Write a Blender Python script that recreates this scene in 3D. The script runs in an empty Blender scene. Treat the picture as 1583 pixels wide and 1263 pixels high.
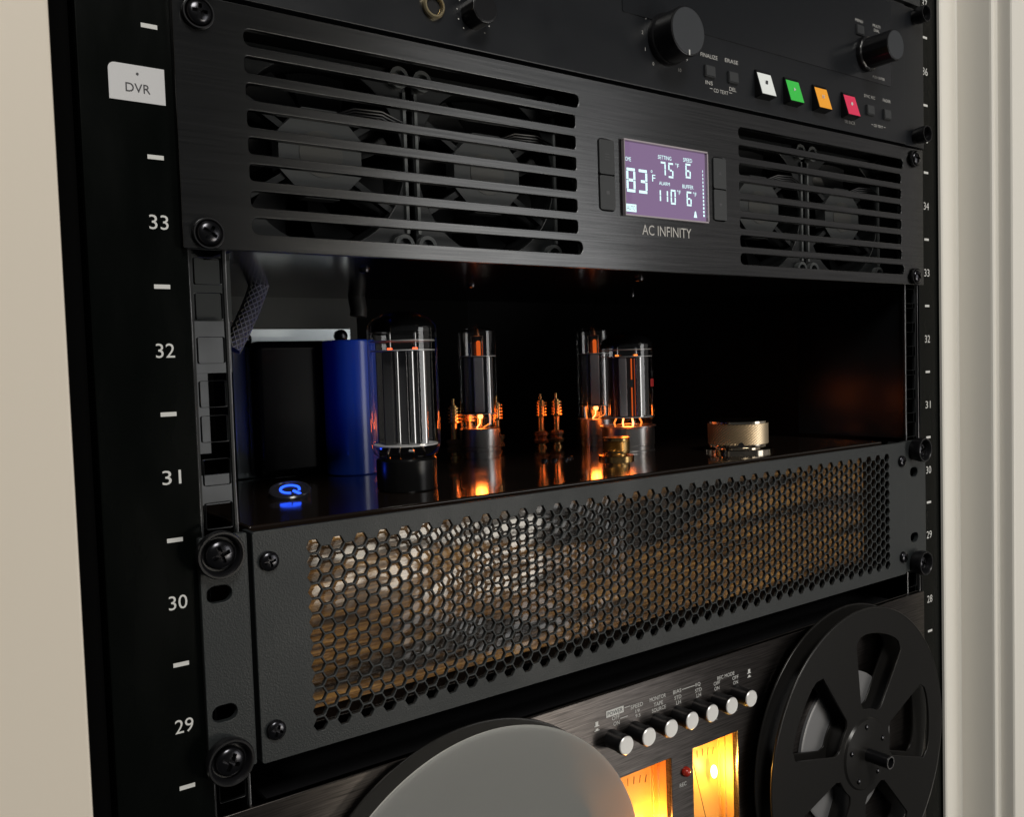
import bpy, bmesh, math, random
from mathutils import Matrix, Vector
random.seed(4)
S = bpy.context.scene
C = S.collection
MM = 0.001

# ------------------------------------------------------------------ camera
cam = bpy.data.cameras.new('camera')
cam.sensor_width = 36.0
cam.lens = 1376.27 / 1583 * 36.0
cam.clip_start = 0.01
cam.clip_end = 50
co = bpy.data.objects.new('camera', cam)
C.objects.link(co)
yw, pt, rl = 0.626863, -0.048531, -0.031691
fw = Vector((math.sin(yw) * math.cos(pt), math.cos(yw) * math.cos(pt), math.sin(pt)))
rt = Vector((math.cos(yw), -math.sin(yw), 0))
up = rt.cross(fw)
rt2 = math.cos(rl) * rt + math.sin(rl) * up
up2 = -math.sin(rl) * rt + math.cos(rl) * up
m = Matrix((rt2, up2, -fw)).transposed().to_4x4()
m.translation = Vector((-333.43, -322.54, 13.33)) * MM
co.matrix_world = m
S.camera = co

# ------------------------------------------------------------------ light
w = bpy.data.worlds.new('World')
S.world = w
w.use_nodes = True
w.node_tree.nodes['Background'].inputs[0].default_value = (0.95, 0.98, 1.0, 1)
w.node_tree.nodes['Background'].inputs[1].default_value = 0.035


def area(name, loc, target, sx, sy, power, col):
    l = bpy.data.lights.new(name, 'AREA')
    l.shape = 'RECTANGLE'
    l.size = sx
    l.size_y = sy
    l.energy = power
    l.color = col
    o = bpy.data.objects.new(name, l)
    C.objects.link(o)
    o.location = loc
    d = Vector(target) - Vector(loc)
    o.rotation_euler = d.to_track_quat('-Z', 'Y').to_euler()
    return o


area('room_window', (0.86, -1.34, -0.15), (-0.05, 0, 0), 0.52, 1.0, 4.6, (0.98, 0.97, 0.95))
area('room_wall_glow', (2.3, -1.5, 0.2), (0, 0, 0), 1.3, 1.6, 1.5, (1.0, 0.93, 0.88))
area('room_ceiling_lamp', (-0.42, -1.75, 1.65), (-0.1, -0.05, 0), 0.7, 0.7, 37.0, (1.0, 0.97, 0.91))
area('room_glint_light', (0.56, -1.20, -0.36), (-0.13, 0, -0.06), 0.46, 0.16, 2.5, (1.0, 0.91, 0.76))  # unseen light added for the glints on wood, glass and screws

vs = S.view_settings
vs.view_transform = 'Standard'
vs.look = 'None'
vs.exposure = 0.0
vs.gamma = 1.0
vs.use_curve_mapping = False
S.cycles.use_denoising = True
S.cycles.max_bounces = 10
S.cycles.transparent_max_bounces = 24
S.cycles.sample_clamp_indirect = 4.0
S.cycles.caustics_reflective = False
S.cycles.caustics_refractive = False


# ------------------------------------------------------------------ materials
def new_mat(name):
    mt = bpy.data.materials.new(name)
    mt.use_nodes = True
    return mt, mt.node_tree, mt.node_tree.nodes['Principled BSDF']


def N(nt, t, **kw):
    n = nt.nodes.new(t)
    for k, v in kw.items():
        setattr(n, k, v)
    return n


def pmat(name, col, rough=0.5, metal=0.0, spec=0.5, bump=None, coat=0.0, emit=None, estr=0.0, var=None, alpha=None,
         trans=0.0, aniso=0.0):
    """bump=(scale xyz, noise scale, distance mm, detail); var=(scale xyz, noise scale, amount) varies roughness"""
    mt, nt, p = new_mat(name)
    p.inputs['Base Color'].default_value = (*col, 1)
    p.inputs['Roughness'].default_value = rough
    p.inputs['Metallic'].default_value = metal
    p.inputs['Specular IOR Level'].default_value = spec
    p.inputs['Coat Weight'].default_value = coat
    p.inputs['Coat Roughness'].default_value = 0.08
    if trans:
        p.inputs['Transmission Weight'].default_value = trans
    if aniso:
        p.inputs['Anisotropic'].default_value = aniso
    if emit:
        p.inputs['Emission Color'].default_value = (*emit, 1)
        p.inputs['Emission Strength'].default_value = estr
    if bump or var:
        tc = N(nt, 'ShaderNodeTexCoord')
    for kind, d in (('b', bump), ('v', var)):
        if not d:
            continue
        mp = N(nt, 'ShaderNodeMapping')
        mp.inputs['Scale'].default_value = d[0]
        nt.links.new(tc.outputs['Object'], mp.inputs['Vector'])
        nz = N(nt, 'ShaderNodeTexNoise')
        nz.inputs['Scale'].default_value = d[1]
        nz.inputs['Detail'].default_value = 6
        nt.links.new(mp.outputs[0], nz.inputs['Vector'])
        if kind == 'b':
            b = N(nt, 'ShaderNodeBump')
            b.inputs['Distance'].default_value = d[2] * MM
            b.inputs['Strength'].default_value = 1
            nt.links.new(nz.outputs['Fac'], b.inputs['Height'])
            nt.links.new(b.outputs[0], p.inputs['Normal'])
        else:
            mr = N(nt, 'ShaderNodeMapRange')
            mr.inputs['From Min'].default_value = 0.3
            mr.inputs['From Max'].default_value = 0.7
            mr.inputs['To Min'].default_value = rough - d[2]
            mr.inputs['To Max'].default_value = rough + d[2]
            nt.links.new(nz.outputs['Fac'], mr.inputs['Value'])
            nt.links.new(mr.outputs[0], p.inputs['Roughness'])
    return mt


def brushed(name, col_a, col_b, rough, scale, dist, metal=0.85, aniso=0.6):
    """metal with brush lines along X"""
    mt, nt, p = new_mat(name)
    tc = N(nt, 'ShaderNodeTexCoord')
    mp = N(nt, 'ShaderNodeMapping')
    mp.inputs['Scale'].default_value = scale
    nt.links.new(tc.outputs['Object'], mp.inputs['Vector'])
    nz = N(nt, 'ShaderNodeTexNoise')
    nz.inputs['Scale'].default_value = 1.0
    nz.inputs['Detail'].default_value = 8
    nz.inputs['Roughness'].default_value = 0.65
    nt.links.new(mp.outputs[0], nz.inputs['Vector'])
    cr = N(nt, 'ShaderNodeValToRGB')
    cr.color_ramp.elements[0].position = 0.32
    cr.color_ramp.elements[1].position = 0.68
    cr.color_ramp.elements[0].color = (*col_a, 1)
    cr.color_ramp.elements[1].color = (*col_b, 1)
    nt.links.new(nz.outputs['Fac'], cr.inputs['Fac'])
    nt.links.new(cr.outputs[0], p.inputs['Base Color'])
    b = N(nt, 'ShaderNodeBump')
    b.inputs['Distance'].default_value = dist * MM
    nt.links.new(nz.outputs['Fac'], b.inputs['Height'])
    nt.links.new(b.outputs[0], p.inputs['Normal'])
    p.inputs['Metallic'].default_value = metal
    p.inputs['Roughness'].default_value = rough
    p.inputs['Anisotropic'].default_value = aniso
    tg_ = N(nt, 'ShaderNodeCombineXYZ')
    tg_.inputs[2].default_value = 1.0
    nt.links.new(tg_.outputs[0], p.inputs['Tangent'])
    return mt


def emis(name, col, strength):
    mt = bpy.data.materials.new(name)
    mt.use_nodes = True
    nt = mt.node_tree
    nt.nodes.remove(nt.nodes['Principled BSDF'])
    e = N(nt, 'ShaderNodeEmission')
    e.inputs[0].default_value = (*col, 1)
    e.inputs[1].default_value = strength
    nt.links.new(e.outputs[0], nt.nodes['Material Output'].inputs[0])
    return mt


def thin_glass(name, tint=(1, 1, 1), ior=1.5, rough=0.02):
    mt = bpy.data.materials.new(name)
    mt.use_nodes = True
    nt = mt.node_tree
    nt.nodes.remove(nt.nodes['Principled BSDF'])
    fr = N(nt, 'ShaderNodeFresnel')
    ge = N(nt, 'ShaderNodeNewGeometry')
    ex = N(nt, 'ShaderNodeMath', operation='MULTIPLY_ADD')
    ex.inputs[1].default_value = -2.0
    ex.inputs[2].default_value = 1.0
    nt.links.new(ge.outputs['Backfacing'], ex.inputs[0])
    pw = N(nt, 'ShaderNodeMath', operation='POWER')
    pw.inputs[0].default_value = ior
    nt.links.new(ex.outputs[0], pw.inputs[1])
    nt.links.new(pw.outputs[0], fr.inputs[0])
    tr = N(nt, 'ShaderNodeBsdfTransparent')
    tr.inputs[0].default_value = (*tint, 1)
    gl = N(nt, 'ShaderNodeBsdfGlossy')
    gl.inputs['Roughness'].default_value = rough
    mx = N(nt, 'ShaderNodeMixShader')
    nt.links.new(fr.outputs[0], mx.inputs[0])
    nt.links.new(tr.outputs[0], mx.inputs[1])
    nt.links.new(gl.outputs[0], mx.inputs[2])
    nt.links.new(mx.outputs[0], nt.nodes['Material Output'].inputs[0])
    return mt


def wood_mat():
    mt, nt, p = new_mat('varnished_wood')
    tc = N(nt, 'ShaderNodeTexCoord')
    mp = N(nt, 'ShaderNodeMapping')
    mp.inputs['Scale'].default_value = (16, 40, 430)
    nt.links.new(tc.outputs['Object'], mp.inputs['Vector'])
    nz = N(nt, 'ShaderNodeTexNoise')
    nz.inputs['Scale'].default_value = 1.0
    nz.inputs['Detail'].default_value = 9
    nz.inputs['Roughness'].default_value = 0.62
    nz.inputs['Distortion'].default_value = 0.5
    nt.links.new(mp.outputs[0], nz.inputs['Vector'])
    cr = N(nt, 'ShaderNodeValToRGB')
    e = cr.color_ramp.elements
    e[0].position, e[0].color = 0.34, (0.018, 0.009, 0.004, 1)
    e[1].position, e[1].color = 0.68, (0.56, 0.30, 0.085, 1)
    k = e.new(0.5)
    k.color = (0.24, 0.115, 0.032, 1)
    nt.links.new(nz.outputs['Fac'], cr.inputs['Fac'])
    # broad dark figure running along the grain
    mp2 = N(nt, 'ShaderNodeMapping')
    mp2.inputs['Scale'].default_value = (5, 10, 48)
    mp2.inputs['Location'].default_value = (0.3, 0, 0.35)
    nt.links.new(tc.outputs['Object'], mp2.inputs['Vector'])
    n2 = N(nt, 'ShaderNodeTexNoise')
    n2.inputs['Scale'].default_value = 1.0
    n2.inputs['Detail'].default_value = 3
    n2.inputs['Distortion'].default_value = 0.8
    nt.links.new(mp2.outputs[0], n2.inputs['Vector'])
    c2 = N(nt, 'ShaderNodeValToRGB')
    f = c2.color_ramp.elements
    f[0].position, f[0].color = 0.40, (0.05, 0.045, 0.04, 1)
    f[1].position, f[1].color = 0.50, (1, 1, 1, 1)
    nt.links.new(n2.outputs['Fac'], c2.inputs['Fac'])
    mx = N(nt, 'ShaderNodeMix', data_type='RGBA', blend_type='MULTIPLY')
    mx.inputs['Factor'].default_value = 1
    nt.links.new(cr.outputs[0], mx.inputs[6])
    nt.links.new(c2.outputs[0], mx.inputs[7])
    nt.links.new(mx.outputs[2], p.inputs['Base Color'])
    b = N(nt, 'ShaderNodeBump')
    b.inputs['Distance'].default_value = 1.6 * MM
    mp3 = N(nt, 'ShaderNodeMapping')
    mp3.inputs['Scale'].default_value = (75, 60, 260)
    nt.links.new(tc.outputs['Object'], mp3.inputs['Vector'])
    n3 = N(nt, 'ShaderNodeTexNoise')
    n3.inputs['Scale'].default_value = 1.0
    n3.inputs['Detail'].default_value = 4
    nt.links.new(mp3.outputs[0], n3.inputs['Vector'])
    nt.links.new(n3.outputs['Fac'], b.inputs['Height'])
    nt.links.new(b.outputs[0], p.inputs['Normal'])
    p.inputs['Roughness'].default_value = 0.38
    p.inputs['Specular IOR Level'].default_value = 0.25
    p.inputs['Coat Roughness'].default_value = 0.06
    cm = N(nt, 'ShaderNodeMapRange')          # patchy varnish coat, noise mask set to break up the glints
    cm.inputs['From Min'].default_value = 0.47
    cm.inputs['From Max'].default_value = 0.56
    cm.inputs['To Min'].default_value = 0.12
    cm.inputs['To Max'].default_value = 0.85
    mp4 = N(nt, 'ShaderNodeMapping')
    mp4.inputs['Scale'].default_value = (55, 40, 200)
    nt.links.new(tc.outputs['Object'], mp4.inputs['Vector'])
    n4 = N(nt, 'ShaderNodeTexNoise')
    n4.inputs['Scale'].default_value = 1.0
    n4.inputs['Detail'].default_value = 5
    nt.links.new(mp4.outputs[0], n4.inputs['Vector'])
    nt.links.new(n4.outputs['Fac'], cm.inputs['Value'])
    nt.links.new(cm.outputs[0], p.inputs['Coat Weight'])
    return mt


M = {}
M['trim'] = pmat('cream_trim_paint', (0.83, 0.80, 0.735), 0.42, bump=((1, 1, 0.25), 260, 0.03, 3))
M['jamb'] = pmat('beige_board_paint', (0.72, 0.65, 0.55), 0.5, bump=((1, 1, 1), 300, 0.03, 3))
M['rail'] = pmat('black_rail_paint', (0.0014, 0.0020, 0.0017), 0.26, spec=0.10, bump=((1, 1, 1), 2600, 0.012, 4), var=((1, 1, 0.3), 60, 0.06))
M['dark'] = pmat('flat_black_interior', (0.006, 0.006, 0.007), 0.6, spec=0.3)
M['gloss'] = pmat('gloss_black_panel', (0.006, 0.007, 0.008), 0.22, spec=0.18, bump=((1, 1, 1), 900, 0.05, 3))
M['under'] = pmat('gloss_black_underside', (0.004, 0.004, 0.005), 0.14, spec=0.45, bump=((1, 1, 1), 250, 0.03, 3))
M['void'] = pmat('unlit_depth_black', (0.002, 0.002, 0.002), 0.9, spec=0.02)  # near-black colour paints in the shade of the rack's depth
M['strip'] = pmat('hole_strip_paint', (0.012, 0.013, 0.014), 0.35, spec=0.4)
M['edge'] = pmat('edge_highlight_steel', (0.25, 0.25, 0.26), 0.45, metal=0.9, bump=((1, 1, 0.2), 900, 0.2, 3))  # pale steel colour draws the highlight along the rail edges
M['ink'] = pmat('pale_print', (0.60, 0.60, 0.58), 0.6)
M['inkdim'] = pmat('grey_print', (0.50, 0.49, 0.47), 0.6)
M['inkdark'] = pmat('dark_print', (0.04, 0.04, 0.045), 0.6)
M['label'] = pmat('white_label_paper', (0.56, 0.56, 0.57), 0.55)
M['anod'] = brushed('brushed_anodised', (0.080, 0.082, 0.085), (0.15, 0.152, 0.155), 0.27, (22, 400, 1900), 0.006, metal=1.0, aniso=0.9)
M['deck'] = brushed('brushed_deck_panel', (0.05, 0.045, 0.042), (0.17, 0.152, 0.143), 0.30, (45, 300, 1500), 0.010, metal=1.0, aniso=0.92)
M['powder'] = pmat('black_powder_coat', (0.019, 0.022, 0.023), 0.48, spec=0.42, bump=((1, 1, 1), 1500, 0.13, 4), var=((1, 1, 1), 30, 0.06))
M['recorder'] = pmat('satin_black_fascia', (0.006, 0.007, 0.009), 0.36, spec=0.48, bump=((1, 1, 1), 3000, 0.015, 4), var=((1, 1, 1.5), 22, 0.05))
M['window'] = pmat('smoked_window', (0.012, 0.013, 0.015), 0.22, spec=0.5)
M['plastic'] = pmat('black_plastic', (0.006, 0.006, 0.007), 0.32)
M['plasticmat'] = pmat('matt_black_plastic', (0.022, 0.023, 0.024), 0.5)
M['knobcap'] = pmat('grey_knob_cap', (0.040, 0.043, 0.048), 0.42)
M['screw'] = pmat('black_oxide_screw', (0.045, 0.045, 0.05), 0.22, metal=0.95)
M['button'] = pmat('grey_key', (0.034, 0.036, 0.038), 0.5)
M['fangrey'] = pmat('grey_fan_plastic', (0.016, 0.018, 0.019), 0.36)
M['fanhub'] = pmat('grey_fan_hub', (0.058, 0.062, 0.063), 0.40)
M['boss'] = pmat('pale_boss_lit_edge', (0.16, 0.17, 0.17), 0.4)  # paler than the frame, puts light into its bosses and edges
M['fanblade'] = pmat('dark_fan_blade', (0.012, 0.013, 0.014), 0.4)
M['fanlabel'] = pmat('fan_hub_label', (0.075, 0.075, 0.07), 0.35)
M['chassis'] = pmat('polished_black_chassis', (0.012, 0.008, 0.006), 0.11, spec=0.6, coat=0.5, var=((1, 1, 1), 28, 0.06))
M['wood'] = wood_mat()
M['glass'] = thin_glass('tube_glass', ior=1.8)   # both faces of the bulb wall in one
M['pane'] = thin_glass('clear_pane', (0.97, 0.97, 0.97), 1.45)
M['steel'] = pmat('satin_steel', (0.52, 0.50, 0.49), 0.30, metal=1.0)
M['chrome'] = pmat('bright_nickel', (0.74, 0.66, 0.54), 0.12, metal=1.0)
M['knurl'] = pmat('knurled_nickel', (0.60, 0.48, 0.33), 0.42, metal=0.9)
M['gold'] = pmat('gold_plate', (0.66, 0.42, 0.17), 0.24, metal=1.0)
M['brass'] = pmat('brass_ring', (0.80, 0.66, 0.40), 0.3, metal=1.0)
M['amberpl'] = pmat('clear_amber_plastic', (0.75, 0.45, 0.22), 0.15, trans=0.6)
M['anode'] = pmat('grey_anode', (0.52, 0.51, 0.54), 0.36, metal=0.65, bump=((1, 1, 0.3), 900, 0.1, 3))
M['anodedark'] = pmat('dark_anode', (0.07, 0.07, 0.075), 0.32, metal=0.6)
M['mica'] = pmat('mica', (0.55, 0.55, 0.55), 0.35)
M['getter'] = pmat('getter_flash', (0.012, 0.012, 0.013), 0.15, metal=0.3)
M['mirror'] = pmat('silver_plate_metal', (0.62, 0.61, 0.60), 0.16, metal=1.0)
M['litedge'] = pmat('lit_acrylic_edge', (0.42, 0.37, 0.40), 0.2, coat=0.5)  # opaque pink-grey paints the light lines on the clear cover's edges
M['tubebase'] = pmat('black_bakelite', (0.004, 0.004, 0.004), 0.24, spec=0.3)
M['cap'] = pmat('blue_capacitor_sleeve', (0.018, 0.085, 0.66), 0.25, coat=0.3)
M['bell'] = pmat('black_end_bell', (0.003, 0.003, 0.0035), 0.2, spec=0.12)
M['lam'] = pmat('transformer_steel', (0.42, 0.47, 0.50), 0.36, metal=0.85)
M['zinc'] = pmat('zinc_bracket', (0.10, 0.106, 0.115), 0.5, metal=0.2)
M['dullbar'] = pmat('dull_grey_crossbar', (0.048, 0.055, 0.057), 0.6)
M['braid'] = pmat('braided_sleeve', (0.14, 0.14, 0.14), 0.5)
M['red'] = pmat('red_lamp_lens', (0.35, 0.02, 0.01), 0.15, coat=0.5)
M['redprint'] = pmat('red_print', (0.55, 0.03, 0.03), 0.5, emit=(0.6, 0.03, 0.02), estr=0.0)
M['smoke'] = pmat('smoked_reel_plastic', (0.045, 0.042, 0.040), 0.33, trans=0.0)
M['greyreel'] = pmat('grey_reel_plastic', (0.24, 0.245, 0.24), 0.30)
def milky(name, col, trans_col, fac, rough):
    mt, nt, p = new_mat(name)
    p.inputs['Base Color'].default_value = (*col, 1)
    p.inputs['Roughness'].default_value = rough
    t = N(nt, 'ShaderNodeBsdfTranslucent')
    t.inputs[0].default_value = (*trans_col, 1)
    mx = N(nt, 'ShaderNodeMixShader')
    mx.inputs[0].default_value = fac
    nt.links.new(p.outputs[0], mx.inputs[1])
    nt.links.new(t.outputs[0], mx.inputs[2])
    nt.links.new(mx.outputs[0], nt.nodes['Material Output'].inputs[0])
    return mt


M['smoke'] = milky('smoked_reel_plastic', (0.020, 0.019, 0.018), (0.07, 0.055, 0.045), 0.35, 0.28)
M['greyreel'] = milky('milky_grey_reel_plastic', (0.62, 0.63, 0.62), (0.92, 0.91, 0.88), 0.80, 0.30)
M['tape'] = pmat('wound_tape', (0.022, 0.022, 0.020), 0.35, bump=((1, 1, 1), 30, 0.0, 2))
M['table'] = pmat('reel_table', (0.17, 0.17, 0.175), 0.4, metal=0.2)
M['fil'] = emis('filament_glow', (1.0, 0.22, 0.035), 2.0)
M['filhot'] = emis('filament_hot', (1.0, 0.33, 0.09), 5.0)
M['heat'] = emis('heater_glow', (1.0, 0.15, 0.02), 0.6)
M['lcd'] = emis('lcd_backlight', (0.31, 0.20, 0.37), 0.80)
M['seg'] = emis('lcd_segment', (0.66, 0.95, 0.95), 1.5)
M['blue'] = emis('power_blue', (0.02, 0.09, 1.0), 2.6)
M['bulb'] = emis('meter_bulb', (1.0, 0.66, 0.22), 12)
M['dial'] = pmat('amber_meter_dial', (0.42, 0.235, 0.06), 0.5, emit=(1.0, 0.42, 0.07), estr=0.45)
M['well'] = pmat('meter_housing', (0.75, 0.45, 0.16), 0.25)
for nm, c in (('white', (0.62, 0.64, 0.62)), ('green', (0.04, 0.42, 0.06)), ('orange', (0.72, 0.30, 0.03)), ('crimson', (0.55, 0.03, 0.08))):
    M['key_' + nm] = pmat('key_' + nm, c, 0.45, emit=c, estr=0.35)


# ------------------------------------------------------------------ mesh helpers (all in millimetres)
def bnew():
    return bmesh.new()


def box(bm, x0, x1, y0, y1, z0, z1, bev=0.0, seg=2):
    r = bmesh.ops.create_cube(bm, size=1)
    vs_ = r['verts']
    for v in vs_:
        v.co = Vector((x0 + (v.co.x + .5) * (x1 - x0), y0 + (v.co.y + .5) * (y1 - y0), z0 + (v.co.z + .5) * (z1 - z0)))
    if bev:
        ed = list({e for v in vs_ for e in v.link_edges})
        bmesh.ops.bevel(bm, geom=ed, offset=bev, segments=seg, affect='EDGES', profile=0.5)
    return bm


def lathe(bm, prof, c=(0, 0, 0), axis='Z', seg=32, close=True, squash=None):
    """prof: (radius, height) pairs; axis Z: height up; axis Y: height towards the viewer (-Y)"""
    rings = []
    for r, h in prof:
        ring = []
        if r < 1e-6:
            p = (0, 0, h) if axis == 'Z' else (0, -h, 0)
            ring = [bm.verts.new((c[0] + p[0], c[1] + p[1], c[2] + p[2]))]
        else:
            for i in range(seg):
                a = 2 * math.pi * i / seg
                if axis == 'Z':
                    p = (r * math.cos(a), r * math.sin(a), h)
                else:
                    p = (r * math.cos(a), -h, r * math.sin(a))
                ring.append(bm.verts.new((c[0] + p[0], c[1] + p[1], c[2] + p[2])))
        rings.append(ring)
    for a, b in zip(rings, rings[1:]):
        for i in range(seg):
            j = (i + 1) % seg
            if len(a) == 1 and len(b) == 1:
                continue
            if len(a) == 1:
                bm.faces.new((a[0], b[j], b[i]))
            elif len(b) == 1:
                bm.faces.new((a[i], a[j], b[0]))
            else:
                bm.faces.new((a[i], a[j], b[j], b[i]))
    if close:
        for ring, flip in ((rings[0], True), (rings[-1], False)):
            if len(ring) > 2:
                bm.faces.new(ring[::-1] if flip else ring)
    return bm


def tube(bm, pts, r, seg=8):
    pts = [Vector(p) for p in pts]
    rings = []
    for i, p in enumerate(pts):
        d = (pts[min(i + 1, len(pts) - 1)] - pts[max(i - 1, 0)]).normalized()
        a = d.orthogonal().normalized() if i == 0 else (rings_n - d * rings_n.dot(d)).normalized()
        rings_n = a
        b = d.cross(a)
        rr = r[i] if isinstance(r, (list, tuple)) else r
        rings.append([bm.verts.new(p + (a * math.cos(2 * math.pi * k / seg) + b * math.sin(2 * math.pi * k / seg)) * rr) for k in range(seg)])
    for A, B in zip(rings, rings[1:]):
        for k in range(seg):
            bm.faces.new((A[k], A[(k + 1) % seg], B[(k + 1) % seg], B[k]))
    bm.faces.new(rings[0][::-1])
    bm.faces.new(rings[-1])
    return bm


def prism(bm, pts, y0, y1):
    """polygon of (x, z) extruded from y0 to y1"""
    a = [bm.verts.new((x, y0, z)) for x, z in pts]
    b = [bm.verts.new((x, y1, z)) for x, z in pts]
    bm.faces.new(a)
    bm.faces.new(b[::-1])
    n = len(pts)
    for i in range(n):
        j = (i + 1) % n
        bm.faces.new((a[j], a[i], b[i], b[j]))
    bmesh.ops.recalc_face_normals(bm, faces=bm.faces[:])
    return bm


def rrect(x0, x1, z0, z1, r, n=5):
    out = []
    for cx, cz, a0 in ((x1 - r, z1 - r, 0), (x0 + r, z1 - r, 90), (x0 + r, z0 + r, 180), (x1 - r, z0 + r, 270)):
        for i in range(n + 1):
            a = math.radians(a0 + 90 * i / n)
            out.append((cx + r * math.cos(a), cz + r * math.sin(a)))
    return out


def circle(cx, cz, r, n=32):
    return [(cx + r * math.cos(2 * math.pi * i / n), cz + r * math.sin(2 * math.pi * i / n)) for i in range(n)]


def curve_mesh(cu):
    tmp = bpy.data.objects.new('tmp', cu)
    C.objects.link(tmp)
    dg = bpy.context.evaluated_depsgraph_get()
    me = bpy.data.meshes.new_from_object(tmp.evaluated_get(dg))
    bpy.data.objects.remove(tmp)
    return me


def plate(outer, holes, y0, y1, bev=0.0):
    """flat plate with holes; returns a bmesh in mm, front at y0"""
    cu = bpy.data.curves.new('plate', 'CURVE')
    cu.dimensions = '2D'
    cu.fill_mode = 'BOTH'
    cu.extrude = (y1 - y0) / 2 - bev
    cu.bevel_depth = bev
    cu.bevel_resolution = 1
    cu.offset = -bev
    for lp in [outer] + holes:
        sp = cu.splines.new('POLY')
        sp.points.add(len(lp) - 1)
        for p, (x, z) in zip(sp.points, lp):
            p.co = (x, z, 0, 1)
        sp.use_cyclic_u = True
    me = curve_mesh(cu)
    bpy.data.curves.remove(cu)
    bm = bmesh.new()
    bm.from_mesh(me)
    bpy.data.meshes.remove(me)
    yc = (y0 + y1) / 2
    for v in bm.verts:
        x, y, z = v.co
        v.co = (x, yc - z, y)
    return bm


def W(o):
    mb = o.matrix_basis.copy()
    return W(o.parent) @ o.matrix_parent_inverse @ mb if o.parent else mb


def put(o, parent):
    C.objects.link(o)
    if parent is not None:
        o.parent = parent
        o.matrix_parent_inverse = W(parent).inverted()
    return o


def mesh(name, bm, mat, smooth=False):
    for v in bm.verts:
        v.co *= MM
    me = bpy.data.meshes.new(name)
    bm.to_mesh(me)
    bm.free()
    me.materials.append(mat)
    if smooth:
        me.polygons.foreach_set('use_smooth', [True] * len(me.polygons))
        try:
            me.set_sharp_from_angle(angle=math.radians(38))
        except Exception:
            pass
    return me


def obj(name, bm, mat, parent=None, smooth=True, loc=None):
    o = bpy.data.objects.new(name, mesh(name, bm, mat, smooth) if isinstance(bm, bmesh.types.BMesh) else bm)
    if loc is not None:
        o.location = Vector(loc) * MM
    if smooth:
        wn = o.modifiers.new('weighted', 'WEIGHTED_NORMAL')
        wn.keep_sharp = True
    return put(o, parent)


def tag(o, label, cat, group=None, kind=None):
    o['label'] = label
    o['category'] = cat
    if group:
        o['group'] = group
    if kind:
        o['kind'] = kind
    return o


def thing(name, loc, label, cat, group=None):
    o = bpy.data.objects.new(name, None)
    o.empty_display_size = 0.01
    o.location = Vector(loc) * MM
    C.objects.link(o)
    return tag(o, label, cat, group)


def text(name, s, x, z, y, h, mat, parent, width=None, align='CENTER'):
    """flat print facing the viewer, cap height h mm, centred on x, z"""
    cu = bpy.data.curves.new('txt', 'FONT')
    cu.body = s
    cu.size = 1.0
    cu.resolution_u = 3
    me = curve_mesh(cu)
    bpy.data.curves.remove(cu)
    xs = [v.co.x for v in me.vertices]
    ys = [v.co.y for v in me.vertices]
    if not xs:
        return None
    cx = (min(xs) + max(xs)) / 2
    cy = (min(ys) + max(ys)) / 2
    k = h / (max(ys) - min(ys))
    kx = width / (max(xs) - min(xs)) if width else k
    for v in me.vertices:
        v.co = Vector((x + (v.co.x - cx) * kx, y, z + (v.co.y - cy) * k)) * MM
    me.materials.append(mat)
    o = bpy.data.objects.new(name, me)
    me.name = name
    return put(o, parent)


def bar(bm, x0, x1, z0, z1, y):
    v = [bm.verts.new(p) for p in ((x0, y, z0), (x1, y, z0), (x1, y, z1), (x0, y, z1))]
    bm.faces.new(v)
    return bm


def glow(name, loc, power, col, parent, r=1.5):
    l = bpy.data.lights.new(name, 'POINT')
    l.energy = power
    l.color = col
    l.shadow_soft_size = r * MM
    o = bpy.data.objects.new(name, l)
    o.location = Vector(loc) * MM
    return put(o, parent)


# ------------------------------------------------------------------ the opening round the rack
bm = bnew()
box(bm, -620, -284.0, -30, -8, -520, 520, bev=1.2)
tag(obj('door_jamb', bm, M['jamb']), 'beige painted board edging the opening beside the rack numbers 29 to 33', 'door frame')

prof = [(262.2, -0.8), (262.2, -2.4), (263.2, -3.2), (281.4, -3.2), (282.4, -4), (283.6, -24.8), (284, -26), (285, -26.7), (288.6, -26.7), (289.6, -27.4),
        (290, -35.2), (290.6, -36.2), (291.4, -36.6), (330, -36.6), (330, -0.8)]
bm = bnew()
a = [bm.verts.new((x, y, -520)) for x, y in prof]
b = [bm.verts.new((x, y, 520)) for x, y in prof]
for i in range(len(prof)):
    j = (i + 1) % len(prof)
    bm.faces.new((a[i], a[j], b[j], b[i]))
bm.faces.new(a[::-1])
bm.faces.new(b)
bmesh.ops.recalc_face_normals(bm, faces=bm.faces[:])
tag(obj('door_casing', bm, M['trim'], smooth=False), 'cream painted stepped moulding beside the rack numbers 28 to 37', 'door frame')

# ------------------------------------------------------------------ rack
U = 44.45
rack = thing('equipment_rack', (0, 100, -400), 'tall black equipment rack with white numbered rails and square holes', 'rack')
ZB, ZT = -420, 420


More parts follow.
